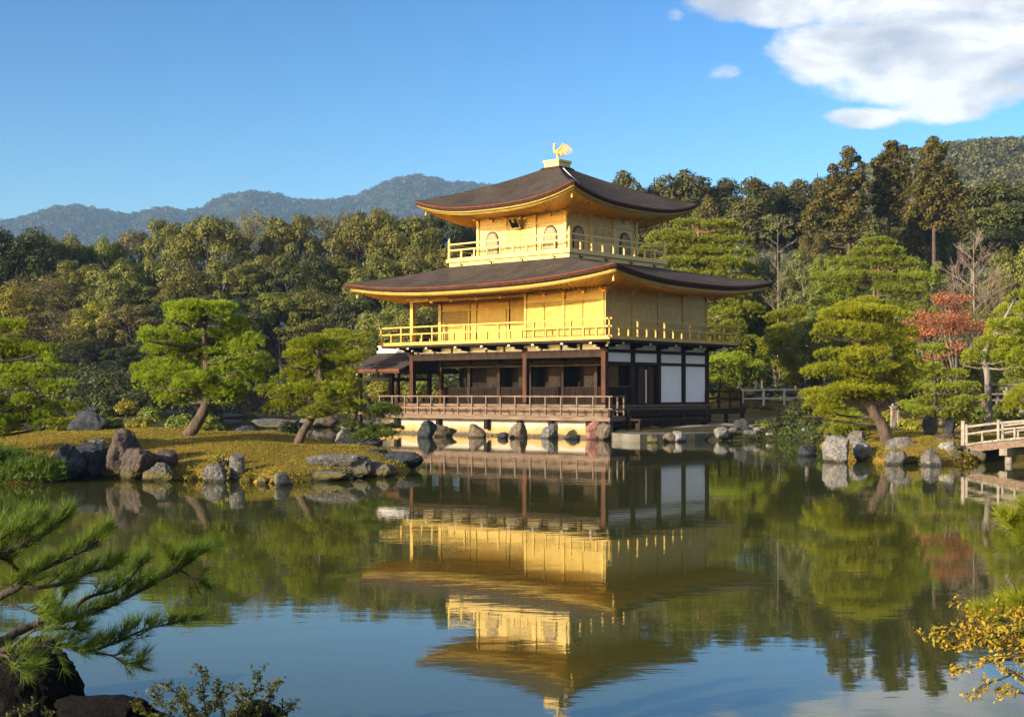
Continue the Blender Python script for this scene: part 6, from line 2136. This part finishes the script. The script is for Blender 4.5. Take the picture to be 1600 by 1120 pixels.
def undergrowth():
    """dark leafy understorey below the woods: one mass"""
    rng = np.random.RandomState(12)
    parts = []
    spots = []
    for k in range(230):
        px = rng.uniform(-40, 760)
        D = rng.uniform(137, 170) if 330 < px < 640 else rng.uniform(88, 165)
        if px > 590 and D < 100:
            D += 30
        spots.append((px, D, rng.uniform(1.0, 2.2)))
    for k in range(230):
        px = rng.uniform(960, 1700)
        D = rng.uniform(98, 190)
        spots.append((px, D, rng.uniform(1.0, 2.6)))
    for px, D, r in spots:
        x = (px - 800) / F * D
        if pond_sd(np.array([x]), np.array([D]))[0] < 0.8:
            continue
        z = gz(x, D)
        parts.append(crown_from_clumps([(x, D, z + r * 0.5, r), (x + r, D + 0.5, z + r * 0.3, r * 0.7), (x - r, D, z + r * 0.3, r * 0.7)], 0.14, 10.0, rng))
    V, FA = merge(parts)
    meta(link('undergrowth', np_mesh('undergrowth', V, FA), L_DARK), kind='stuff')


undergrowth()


# ------------------------------------------------------------------ hills
def hills():
    def ridge(prof, px):
        xs = [p[0] for p in prof]
        ys = [p[1] for p in prof]
        return np.interp(px, xs, ys)

    def make(name, prof, D0, D1, px0, px1, step, mat_c, bump_r, seed, crown_n, crown_r, fine, fs_):
        rng = np.random.RandomState(seed)
        Dr = D1
        nx = int((px1 - px0) / F * D1 / step)
        ny = int((D1 + 260 - D0) / step)
        U = np.linspace(px0, px1, nx)
        ys = np.linspace(D0, D1 + 260, ny)
        UU, Y = np.meshgrid((U - 800) / F, ys)
        X = UU * Y
        top = HC + (HY - ridge(prof, U)) / F * Dr - crown_r * (2.5 if D1 > 1000 else 3.2)
        k = sstep(D0, D1, Y)
        back = 1 - 0.25 * sstep(D1, D1 + 260, Y)
        Z = 2 + top[None, :] * k * back
        sc = D1 / 640.0
        gul = np.sin(X / (47 * sc) + 1.7 * np.sin(Y / (90 * sc))) * np.sin(Y / (60 * sc) + X / (120 * sc)) * 7 * sc * k * (1 - sstep(D1 - 160 * sc, D1, Y))
        Z = Z + gul
        rough = np.zeros_like(Z)
        for i in range(ny):
            for j in range(nx):
                rough[i, j] = mnoise.noise((X[i, j] / bump_r, Y[i, j] / bump_r, seed)) * bump_r * 0.22
        Zs = Z + rough * 0.6
        V = np.stack([X, Y, Zs], -1).reshape(-1, 3)
        idx = np.arange(nx * ny).reshape(ny, nx)
        FA = np.stack([idx[:-1, :-1], idx[:-1, 1:], idx[1:, 1:], idx[1:, :-1]], -1).reshape(-1, 4)
        meta(link(name, np_mesh(name, V, FA, True), mat_c), kind='structure')
        # the wood that covers it, crown by crown, as one mass
        ii = rng.uniform(0, 1, crown_n)
        jj = rng.uniform(0, 1, crown_n)
        nr = crown_n // 5
        ii[:nr] = (D1 - D0 + rng.uniform(-25, 15, nr)) / (D1 + 260 - D0)
        fi = np.clip((ii * (ny - 1)).astype(int), 0, ny - 1)
        fj = np.clip((jj * (nx - 1)).astype(int), 0, nx - 1)
        keep = Y[fi, fj] < D1 + 25
        C = np.stack([X[fi, fj], Y[fi, fj], Z[fi, fj]], 1)[keep] + rng.normal(size=(keep.sum(), 3)) * np.array([step, step, 0]) * 0.4
        n = len(C)
        R_ = crown_r * (0.6 + 0.7 * rng.random(n))
        per = fine
        s = sphere_pts(n * per, rng)
        s[:, 2] = np.where(rng.random(n * per) < 0.75, np.abs(s[:, 2]), s[:, 2])
        rad = np.repeat(R_, per)[:, None] * (0.72 + 0.36 * rng.random((n * per, 1)))
        Pp = np.repeat(C + np.array([0, 0, 1]) * (R_ * 0.35)[:, None], per, 0) + s * rad * np.array([1, 1, 0.9])
        V, FA = leaf_quads(Pp, s + np.array([0, 0, 0.3]), np.repeat(R_, per) * fs_, rng, 0.7, 0.5)
        meta(link(name + '_woods', np_mesh(name + '_woods', V, FA), mat_c), kind='stuff')
    left = [(-700, 400), (-300, 372), (0, 344), (30, 340), (60, 330), (85, 322), (118, 318), (150, 324), (190, 332), (205, 333), (235, 324), (262, 321), (290, 327), (320, 322), (345, 308), (375, 299), (400, 297), (430, 301),
            (455, 309), (490, 311), (530, 309), (565, 302), (590, 289), (620, 277), (655, 272), (685, 277), (705, 283), (740, 283), (780, 290), (850, 300), (1000, 330), (1200, 380)]
    right = [(1000, 470), (1150, 400), (1280, 330), (1310, 300), (1345, 262), (1380, 242), (1420, 230), (1460, 224), (1500, 218), (1550, 214), (1600, 212), (1700, 212), (2000, 240), (2400, 300)]
    make('hills', left, 1800, 3000, -500, 1150, 15.0, L_HILL, 40, 3, 16000, 8.0, 40, 0.26)
    make('hills', right, 330, 640, 1080, 2000, 4.5, L_HILL_R, 14, 5, 9000, 3.2, 70, 0.19)


hills()


# ------------------------------------------------------------------ bridge, fences, markers
def bridge():
    a = P(1511, 692, 45.6)
    root = empty('arched_bridge', (a.x, a.y, 0), R(-50), 'weathered grey wooden arched footbridge leaving the picture at the right edge', 'bridge')
    L, Wd = 9.4, 2.3

    def zc(x):
        f = x / L
        return 0.60 + 0.42 * (1 - (2 * f - 1) ** 2)
    mb = MB()
    n = 46
    for i in range(n):
        x0, x1 = L * i / n, L * (i + 0.93) / n
        z0, z1 = zc(x0), zc(x1)
        mb.add([(x0, -0.12, z0 - 0.07), (x1, -0.12, z1 - 0.07), (x1, Wd + 0.12, z1 - 0.07), (x0, Wd + 0.12, z0 - 0.07), (x0, -0.12, z0), (x1, -0.12, z1), (x1, Wd + 0.12, z1), (x0, Wd + 0.12, z0)],
               [(3, 2, 1, 0), (4, 5, 6, 7), (0, 1, 5, 4), (1, 2, 6, 5), (2, 3, 7, 6), (3, 0, 4, 7)])
    mb.build('deck', PALE_WOOD, root)
    for y in (0.02, Wd - 0.02):
        mb = MB()
        for i in range(16):
            x0, x1 = L * i / 16, L * (i + 1) / 16
            mb.bar((x0, y, zc(x0) - 0.20), (x1, y, zc(x1) - 0.20), 0.16, 0.24)
        mb.build('beam', GREY_WOOD, root)
    for y in (0.0, Wd):
        mb = MB()
        for i in range(16):
            x0, x1 = L * i / 16, L * (i + 1) / 16
            mb.bar((x0, y, zc(x0) * 0.8 + 0.70), (x1, y, zc(x1) * 0.8 + 0.70), 0.055, 0.075)
            mb.bar((x0, y, zc(x0) * 0.95 + 0.36), (x1, y, zc(x1) * 0.95 + 0.36), 0.05, 0.065)
        r = mb.build('railing', PALE_WOOD, root)
        for k in range(8):
            x = 0.0 + k * 1.17
            MB().box(x - 0.045, x + 0.045, y - 0.045, y + 0.045, zc(x), zc(x) * 0.8 + 0.78).build('rail_post', PALE_WOOD, r)
            if k < 7:
                x2 = x + 0.58
                MB().box(x2 - 0.035, x2 + 0.035, y - 0.035, y + 0.035, zc(x2), zc(x2) * 0.95 + 0.327).build('baluster', PALE_WOOD, r)
        MB().box(-0.19, -0.06, y - 0.065, y + 0.065, 0.2, 1.38).build('end_post', PALE_WOOD, r)
    for x in (1.5, 7.8):
        mb = MB().box(x - 0.14, x + 0.14, -0.30, Wd + 0.30, zc(x) - 0.56, zc(x) - 0.325)
        cp = mb.build('pier_cap', PALE_WOOD, root)
        for y in (0.0, Wd):
            MB().tube([(x + 0.02, y, -0.9), (x + 0.02, y, zc(x) - 0.565)], 0.115, 12).build('pile', PALE_WOOD, cp, True)
    # dark water margin: abutment of stacked stone under the landing
    ab = MB().box(-1.0, 0.15, -0.2, Wd + 0.2, -0.6, 0.44).build('abutment', STONE_D, root)


def fence(name, label, pts, h, rails, mat, post_gap, w=0.09, group=None):
    a = Vector(pts[0])
    root = empty(name, a, 0, label, 'fence', group)
    rl = MB()
    for p, q in zip(pts[:-1], pts[1:]):
        p, q = Vector(p) - a, Vector(q) - a
        for f in rails:
            up = Vector((0, 0, h * f))
            rl.bar(p + up, q + up, w * 0.7, w)
        n = max(1, round((q - p).length / post_gap))
        for i in range(n + 1):
            s = p.lerp(q, i / n)
            o = MB().box(s.x - w * 0.6, s.x + w * 0.6, s.y - w * 0.6, s.y + w * 0.6, s.z - 0.2, s.z + h * 1.03).build('post', mat, root)
    rl.build('rail', mat, root)


def small_things():
    fence('garden_fence', 'bleached white two-rail fence along the garden path behind the landing', [P(1160, 630, 96), P(1258, 628, 97)], 1.0, (0.32, 0.93), FENCE_WHITE, 1.6, 0.13)
    fence('wood_fence', 'dark wooden rail fence beside the right end of the pavilion', [P(1106, 634, 77), P(1158, 634, 78)], 0.86, (0.5, 0.96), DARK_WOOD, 0.8, 0.11)
    fence('path_rail', 'low pale rail running from the standing stones to the bridge end', [P(1489, 690, 50), P(1509, 692, 47.4)], 0.55, (0.4, 0.95), GREY_WOOD, 3.0, 0.055)
    fence('path_rail', 'pale rail glimpsed behind the flat-layered pine at the back of the right garden', [P(1480, 638, 70), P(1600, 634, 70)], 0.7, (0.5, 0.95), GREY_WOOD, 2.4, 0.09)
    # stone markers
    for (px, foot, top, D, wd, lab) in ((1395, 662, 630, 56, 0.15, 'narrow pale stone marker with maroon marks right of the leaning pine trunk'),
                                        (1404, 657, 640, 57, 0.10, 'smaller pale stone marker just right of the taller one with maroon marks'),
                                        (1573, 640, 605, 56, 0.17, 'tall pale stone marker with reddish marks above the bridge rail')):
        a, t = P(px, foot, D), P(px, top, D)
        H = t.z - a.z
        root = empty('stone_marker', a, 0.2, lab, 'stone marker', 'pale stone markers in the right hand garden')
        mb = MB().box(-wd / 2, wd / 2, -wd / 2, wd / 2, -0.15, H * 0.80)
        mb.build('shaft', PALE_WOOD, root)
        MB().box(-wd * 0.72, wd * 0.72, -wd * 0.72, wd * 0.72, H * 0.80, H * 0.86).build('cap', PALE_WOOD, root)
        MB().tube([(0, 0, H * 0.86), (0, 0, H * 0.90), (0, 0, H * 0.96), (0, 0, H)], [wd * 0.22, wd * 0.34, wd * 0.30, 0.01], 10).build('finial', PALE_WOOD, root)
        mb = MB()
        for z0, z1 in ((0.66, 0.74), (0.50, 0.60), (0.38, 0.44)):
            mb.box(-wd * 0.2, wd * 0.22, -wd / 2 - 0.012, -wd / 2 - 0.002, H * z0, H * z1)
        mb.build('painted_mark', RED_MARK, root)


FENCE_WHITE = solid('whitewashed_fence', (0.62, 0.57, 0.49), (0.46, 0.41, 0.34), 4, 0.8)
RED_MARK = solid('maroon_paint', (0.16, 0.03, 0.045), (0.10, 0.02, 0.03), 6, 0.7)
bridge()
small_things()


# ------------------------------------------------------------------ near foliage
def near_pine():
    """pine limbs reaching into the picture from the left"""
    rng = np.random.RandomState(21)
    rr = random.Random(21)

    def Z(x, y, D):
        return P(x / 3.11, 760 + y / 3.11, D)
    base = Vector((-4.6, 6.6, 0.55))
    root = empty('pine_tree', base, 0, 'near pine with long fine needles reaching over the water from the left edge', 'pine tree')
    limbs = [
        ([(-260, 640, 6.9), (-60, 560, 7.0), (40, 510, 7.0), (105, 478, 7.0), (180, 410, 7.1), (330, 345, 7.2), (450, 285, 7.3), (505, 238, 7.35)], 0.036, 0.25),
        ([(105, 478, 7.0), (95, 420, 7.0), (40, 365, 6.9), (-30, 330, 6.8)], 0.022, 0.5),
        ([(-120, 360, 6.8), (20, 325, 6.8), (130, 275, 6.9), (230, 225, 7.0), (320, 160, 7.1)], 0.022, 0.2),
        ([(-200, 470, 6.7), (-60, 300, 6.7), (60, 220, 6.8), (180, 175, 6.9)], 0.022, 0.3),
        ([(105, 478, 7.0), (180, 490, 7.0), (300, 470, 7.1), (430, 420, 7.3), (560, 370, 7.4)], 0.018, 0.3),
        ([(-260, 820, 7.2), (-40, 770, 7.2), (120, 690, 7.3), (250, 655, 7.4), (380, 630, 7.5), (500, 588, 7.6), (640, 525, 7.7), (770, 455, 7.9), (880, 395, 8.0), (990, 310, 8.1)], 0.034, 0.3),
        ([(350, 640, 7.45), (380, 570, 7.45), (450, 530, 7.5), (560, 500, 7.6), (640, 440, 7.7), (690, 370, 7.75)], 0.018, 0.35),
        ([(180, 665, 7.3), (260, 610, 7.3), (300, 560, 7.35), (330, 500, 7.4)], 0.016, 0.4),
        ([(770, 455, 7.9), (840, 400, 7.95), (830, 340, 7.95)], 0.010, 0.2),
        ([(870, 400, 8.0), (930, 440, 8.0), (975, 465, 8.0)], 0.008, 0.2),
        ([(-200, 840, 7.1), (0, 795, 7.1), (200, 765, 7.1), (320, 770, 7.2), (430, 800, 7.3), (560, 755, 7.4), (720, 690, 7.6), (940, 640, 7.8)], 0.022, 0.25),
        ([(430, 800, 7.3), (540, 820, 7.35), (600, 850, 7.35), (660, 860, 7.4)], 0.009, 0.25),
        ([(60, 780, 7.05), (160, 700, 7.05), (260, 690, 7.1), (380, 690, 7.2)], 0.014, 0.3),
        ([(-60, 560, 7.0), (60, 575, 7.0), (130, 600, 7.0), (190, 615, 7.0)], 0.012, 0.6),
        ([(-100, 800, 7.0), (20, 820, 6.9), (70, 850, 6.9), (120, 880, 6.9)], 0.014, 0.3),
    ]
    mb = MB()
    Cs, Ds = [], []
    ends = []
    for pts, r, start in limbs:
        lp = smooth_path([Z(*p) - base for p in pts], 6)
        n = len(lp)
        mb.tube(lp, [r * 0.82 * (1 - 0.84 * i / (n - 1)) * (1 + 0.10 * rr.uniform(-1, 1)) for i in range(n)], 8)
        total = sum((lp[i + 1] - lp[i]).length for i in range(n - 1))
        cnt = int(total / 0.023)
        for q in range(cnt):
            f = start + (1 - start) * (q + rr.random()) / cnt
            i = min(n - 2, int(f * (n - 1)))
            p = lp[i].lerp(lp[i + 1], f * (n - 1) - i)
            d = (lp[i + 1] - lp[i]).normalized()
            L = rr.uniform(0.06, 0.20) * (1.15 - 0.75 * f)
            side = Vector((rr.uniform(-0.5, 0.5), rr.uniform(-1, 1), rr.uniform(-0.25, 1.0)))
            td = (d * 0.75 + side * 0.85).normalized()
            e = p + td * L
            up = Vector((0, 0, 0.03))
            mb.tube([p, p.lerp(e, 0.5) - up * 0.3, e], [0.0034, 0.0028, 0.002], 4, False)
            for k in range(3):
                Cs.append(p.lerp(e, 0.55 + 0.225 * k))
                Ds.append((td + Vector((0, 0, 0.35))).normalized())
        for k in range(10):
            Cs.append(lp[-1 - (k % 3)])
            Ds.append(((lp[-1] - lp[-3]).normalized() + Vector((0, 0, 0.25))).normalized())
    tp = smooth_path([(-0.25, 0.0, -0.8), (-0.1, 0, 0.3), Z(-260, 640, 6.9) - base], 6)
    mb.tube(tp, [0.10 - 0.004 * i for i in range(len(tp))], 10)
    mb.tube(smooth_path([tp[6], Z(-260, 820, 7.2) - base], 4), [0.05, 0.048, 0.045, 0.04, 0.036], 8)
    mb.build('trunk', BARK_DARK, root, True)
    C = np.array([c[:] for c in Cs])
    Dr = np.array([d[:] for d in Ds])
    V, FA = needle_tris(C, Dr, 20, 0.094, 0.0026, 0.44, rng)
    link('crown', np_mesh('near_pine_crown', V, FA), L_PINE_F, root)
    # drooping needles over the corner boulder
    # right hand tufts
    root = empty('pine_tree', (3.2, 6.6, 0.6), 0, 'bright yellow-green pine tufts poking in at the right edge above the water', 'pine tree')
    b = Vector((3.2, 6.6, 0.6))
    mb = MB()
    Cs, Ds = [], []
    for pts in ([(1680, 850, 7.0), (1630, 838, 7.0), (1590, 822, 7.0), (1568, 812, 7.0)], [(1690, 870, 7.0), (1640, 858, 7.0), (1600, 846, 7.0)], [(1700, 1000, 7.4), (1640, 985, 7.4), (1580, 972, 7.4), (1530, 962, 7.4)], [(1700, 960, 7.4), (1640, 950, 7.4), (1590, 944, 7.4)],
                [(1690, 820, 7.0), (1640, 806, 7.0), (1606, 798, 7.0)], [(1660, 975, 7.5), (1610, 958, 7.5), (1560, 950, 7.5)]):
        lp = smooth_path([P(*p) - b for p in pts], 5)
        mb.tube(lp, [0.013 - 0.009 * i / (len(lp) - 1) for i in range(len(lp))], 7)
        d = (lp[-1] - lp[0]).normalized()
        for k in range(70):
            p = lp[rr.randint(2, len(lp) - 1)] + Vector((rr.uniform(-1, 1), rr.uniform(-1, 1), rr.uniform(-0.5, 1))) * 0.035
            Cs.append(p)
            Ds.append((d * 0.5 + Vector((rr.uniform(-0.5, 0.5), rr.uniform(-0.6, 0.6), rr.uniform(0.2, 1)))).normalized())
    st = smooth_path([(0.25, 0.3, -0.6), (0.3, 0.3, 0.2), P(1700, 980, 7.4) - b, ], 4)
    mb.tube(st, [0.045 - 0.002 * i for i in range(len(st))], 8)
    mb.tube([st[4], P(1690, 850, 7.0) - b], [0.03, 0.013], 7)
    mb.build('trunk', BARK_DARK, root, True)
    V, FA = needle_tris(np.array([c[:] for c in Cs]), np.array([d[:] for d in Ds]), 26, 0.10, 0.0032, 0.42, rng)
    link('crown', np_mesh('right_tufts', V, FA), L_PINE_Y, root)


def leafy_branches(root, base, stems, leaf, lm, tw, rng, rr, leaves_per=9, r0=0.006, step=0.02, start=0.2, twig=(0.03, 0.10), droop=0.0, aspect=0.45):
    mb = MB()
    C, N = [], []
    for pts in stems:
        lp = smooth_path([P(*p) - base for p in pts], 6)
        n = len(lp)
        mb.tube(lp, [r0 * (1 - 0.75 * i / (n - 1)) for i in range(n)], 6)
        total = sum((lp[i + 1] - lp[i]).length for i in range(n - 1))
        cnt = int(total / step)
        for q in range(cnt):
            f = start + (1 - start) * (q + rr.random()) / cnt
            i = min(n - 2, int(f * (n - 1)))
            p = lp[i].lerp(lp[i + 1], f * (n - 1) - i)
            d = (lp[i + 1] - lp[i]).normalized()
            td = (d * 0.7 + Vector((rr.uniform(-1, 1), rr.uniform(-1, 1), rr.uniform(-0.4, 0.9) - droop))).normalized()
            e = p + td * rr.uniform(*twig)
            mb.tube([p, e], [0.0016, 0.0010], 4, False)
            for k in range(leaves_per):
                t = p.lerp(e, rr.uniform(0.35, 1.05))
                C.append(t + Vector((rr.gauss(0, 1), rr.gauss(0, 1), rr.gauss(0, 1))) * leaf * 0.7)
                N.append((td * 0.4 + Vector((0, 0, 0.8))).normalized())
    mb.build('stem', tw, root, True)
    V, FA = leaf_quads(np.array([c[:] for c in C]), np.array([c[:] for c in N]), leaf, rng, aspect, 0.8)
    link('foliage', np_mesh('near_leaves', V, FA), lm, root)


def near_plants():
    rng = np.random.RandomState(33)
    rr = random.Random(33)
    D = 8.7
    b = P(330, 1180, D)
    root = empty('bush', b, 0, 'small-leaved olive green bush at the bottom edge in front of the dark rocks', 'bush')
    stems = [[(320, 1185, D), (300, 1130, D), (285, 1095, D + .1), (262, 1070, D + .1)], [(330, 1185, D), (322, 1120, D), (318, 1080, D - .1), (314, 1048, D - .1)], [(340, 1185, D), (352, 1130, D), (345, 1095, D), (340, 1070, D)],
             [(345, 1185, D), (375, 1130, D + .1), (392, 1090, D + .1), (404, 1052, D + .1)], [(350, 1185, D), (390, 1140, D - .1), (415, 1105, D - .1), (430, 1072, D - .1)], [(310, 1185, D), (268, 1140, D - .1), (235, 1118, D - .1), (212, 1104, D - .1)],
             [(320, 1185, D), (290, 1140, D - .2), (262, 1110, D - .2), (240, 1090, D - .2)], [(345, 1185, D), (365, 1140, D - .2), (372, 1110, D - .2), (384, 1086, D - .2)], [(335, 1185, D), (330, 1145, D - .2), (300, 1118, D - .2), (288, 1085, D - .2)],
             [(355, 1185, D), (405, 1150, D), (438, 1125, D), (452, 1106, D)], [(325, 1185, D), (312, 1140, D + .2), (335, 1105, D + .2), (362, 1080, D + .2)]]
    leafy_branches(root, b, stems, 0.016, L_BUSH, BARK_DARK, rng, rr, 8, 0.007, 0.016, 0.15, (0.03, 0.11))
    b = P(40, 1180, 8.6)
    root = empty('bush', b, 0, 'low leafy bush cut by the lower left corner of the picture', 'bush')
    leafy_branches(root, b, [[(40, 1185, 8.6), (30, 1140, 8.6), (45, 1104, 8.6)], [(20, 1185, 8.6), (10, 1150, 8.6), (18, 1118, 8.6)], [(50, 1185, 8.6), (66, 1150, 8.6), (72, 1116, 8.6)], [(0, 1185, 8.6), (-20, 1150, 8.6), (-10, 1112, 8.6)]],
                   0.014, L_BUSH, BARK_DARK, rng, rr, 8, 0.006, 0.016, 0.2, (0.03, 0.09))
    # tufted grass on the corner boulder
    c = P(14, 1040, 9.9)
    C = np.array(c[:]) + rng.normal(size=(90, 3)) * np.array([0.10, 0.08, 0.05])
    Dr = unit(rng.normal(size=(90, 3)) * 0.6 + np.array([0.5, -0.2, -0.2]))
    V, FA = needle_tris(C - np.array(c[:]), Dr, 14, 0.15, 0.005, 0.35, rng)
    o = link('grass_tuft', np_mesh('grass_tuft', V, FA), L_PINE_F)
    o.location = c
    meta(o, 'drooping tuft of fine grass on the near-black corner boulder', 'grass tuft')
    D = 6.8
    b = P(1680, 1150, D)
    root = empty('bush', b, 0, 'orange and yellow-leaved shrub spraying in from the lower right edge', 'bush')
    stems = [[(1690, 1120, D), (1640, 1090, D), (1610, 1068, D), (1585, 1050, D), (1560, 1040, D)], [(1690, 1090, D), (1630, 1060, D), (1590, 1030, D), (1545, 1006, D), (1512, 996, D)], [(1690, 1070, D), (1620, 1030, D), (1570, 1000, D), (1520, 985, D), (1470, 990, D)],
             [(1690, 1050, D), (1620, 1010, D), (1570, 985, D), (1530, 965, D), (1500, 945, D)], [(1690, 1020, D), (1640, 990, D), (1600, 970, D), (1560, 955, D)], [(1620, 1030, D), (1570, 1015, D), (1520, 1005, D), (1480, 1004, D), (1450, 996, D)],
             [(1590, 1030, D), (1555, 1030, D), (1520, 1040, D), (1490, 1046, D)], [(1585, 1050, D), (1560, 1062, D), (1535, 1070, D), (1520, 1082, D)], [(1690, 1000, D), (1640, 965, D), (1610, 955, D), (1590, 960, D)], [(1690, 1040, D + .2), (1640, 1000, D + .2), (1600, 990, D + .2), (1540, 975, D + .2)],
             [(1640, 1090, D), (1610, 1085, D), (1580, 1080, D), (1566, 1084, D)], [(1690, 1060, D - .2), (1640, 1020, D - .2), (1600, 1005, D - .2), (1560, 990, D - .2), (1500, 975, D - .2)]]
    leafy_branches(root, b, stems, 0.0145, L_ORANGE, BARK_DARK, rng, rr, 7, 0.007, 0.018, 0.30, (0.02, 0.08), 0.15, 0.42)
    mb = MB().tube([(0.2, 0, -0.5), (0.05, 0, 0.1), P(1690, 1080, D) - b], [0.02, 0.016, 0.009], 7)
    for y in (1120, 1050, 1020, 1000):
        mb.tube([(0.06, 0, 0.05), P(1690, y, D) - b], [0.012, 0.008], 6)
    mb.build('stem', BARK_DARK, root, True)


near_pine()
near_plants()


# ------------------------------------------------------------------ the air
def haze():
    m = bpy.data.materials.new('blue_haze')
    m.use_nodes = True
    t = m.node_tree
    for n in list(t.nodes):
        t.nodes.remove(n)
    out = t.nodes.new('ShaderNodeOutputMaterial')
    pv = t.nodes.new('ShaderNodeVolumePrincipled')
    pv.inputs['Color'].default_value = (0.32, 0.58, 1.0, 1)
    pv.inputs['Density'].default_value = HAZE_DENSITY
    pv.inputs['Anisotropy'].default_value = 0.0
    t.links.new(pv.outputs[0], out.inputs['Volume'])
    mb = MB().box(-4400, 4400, -400, 5400, -2.2, 512)
    o = mb.build('haze', m)
    meta(o, kind='stuff')
    o.display_type = 'WIRE'


HAZE_DENSITY = 0.00013
haze()
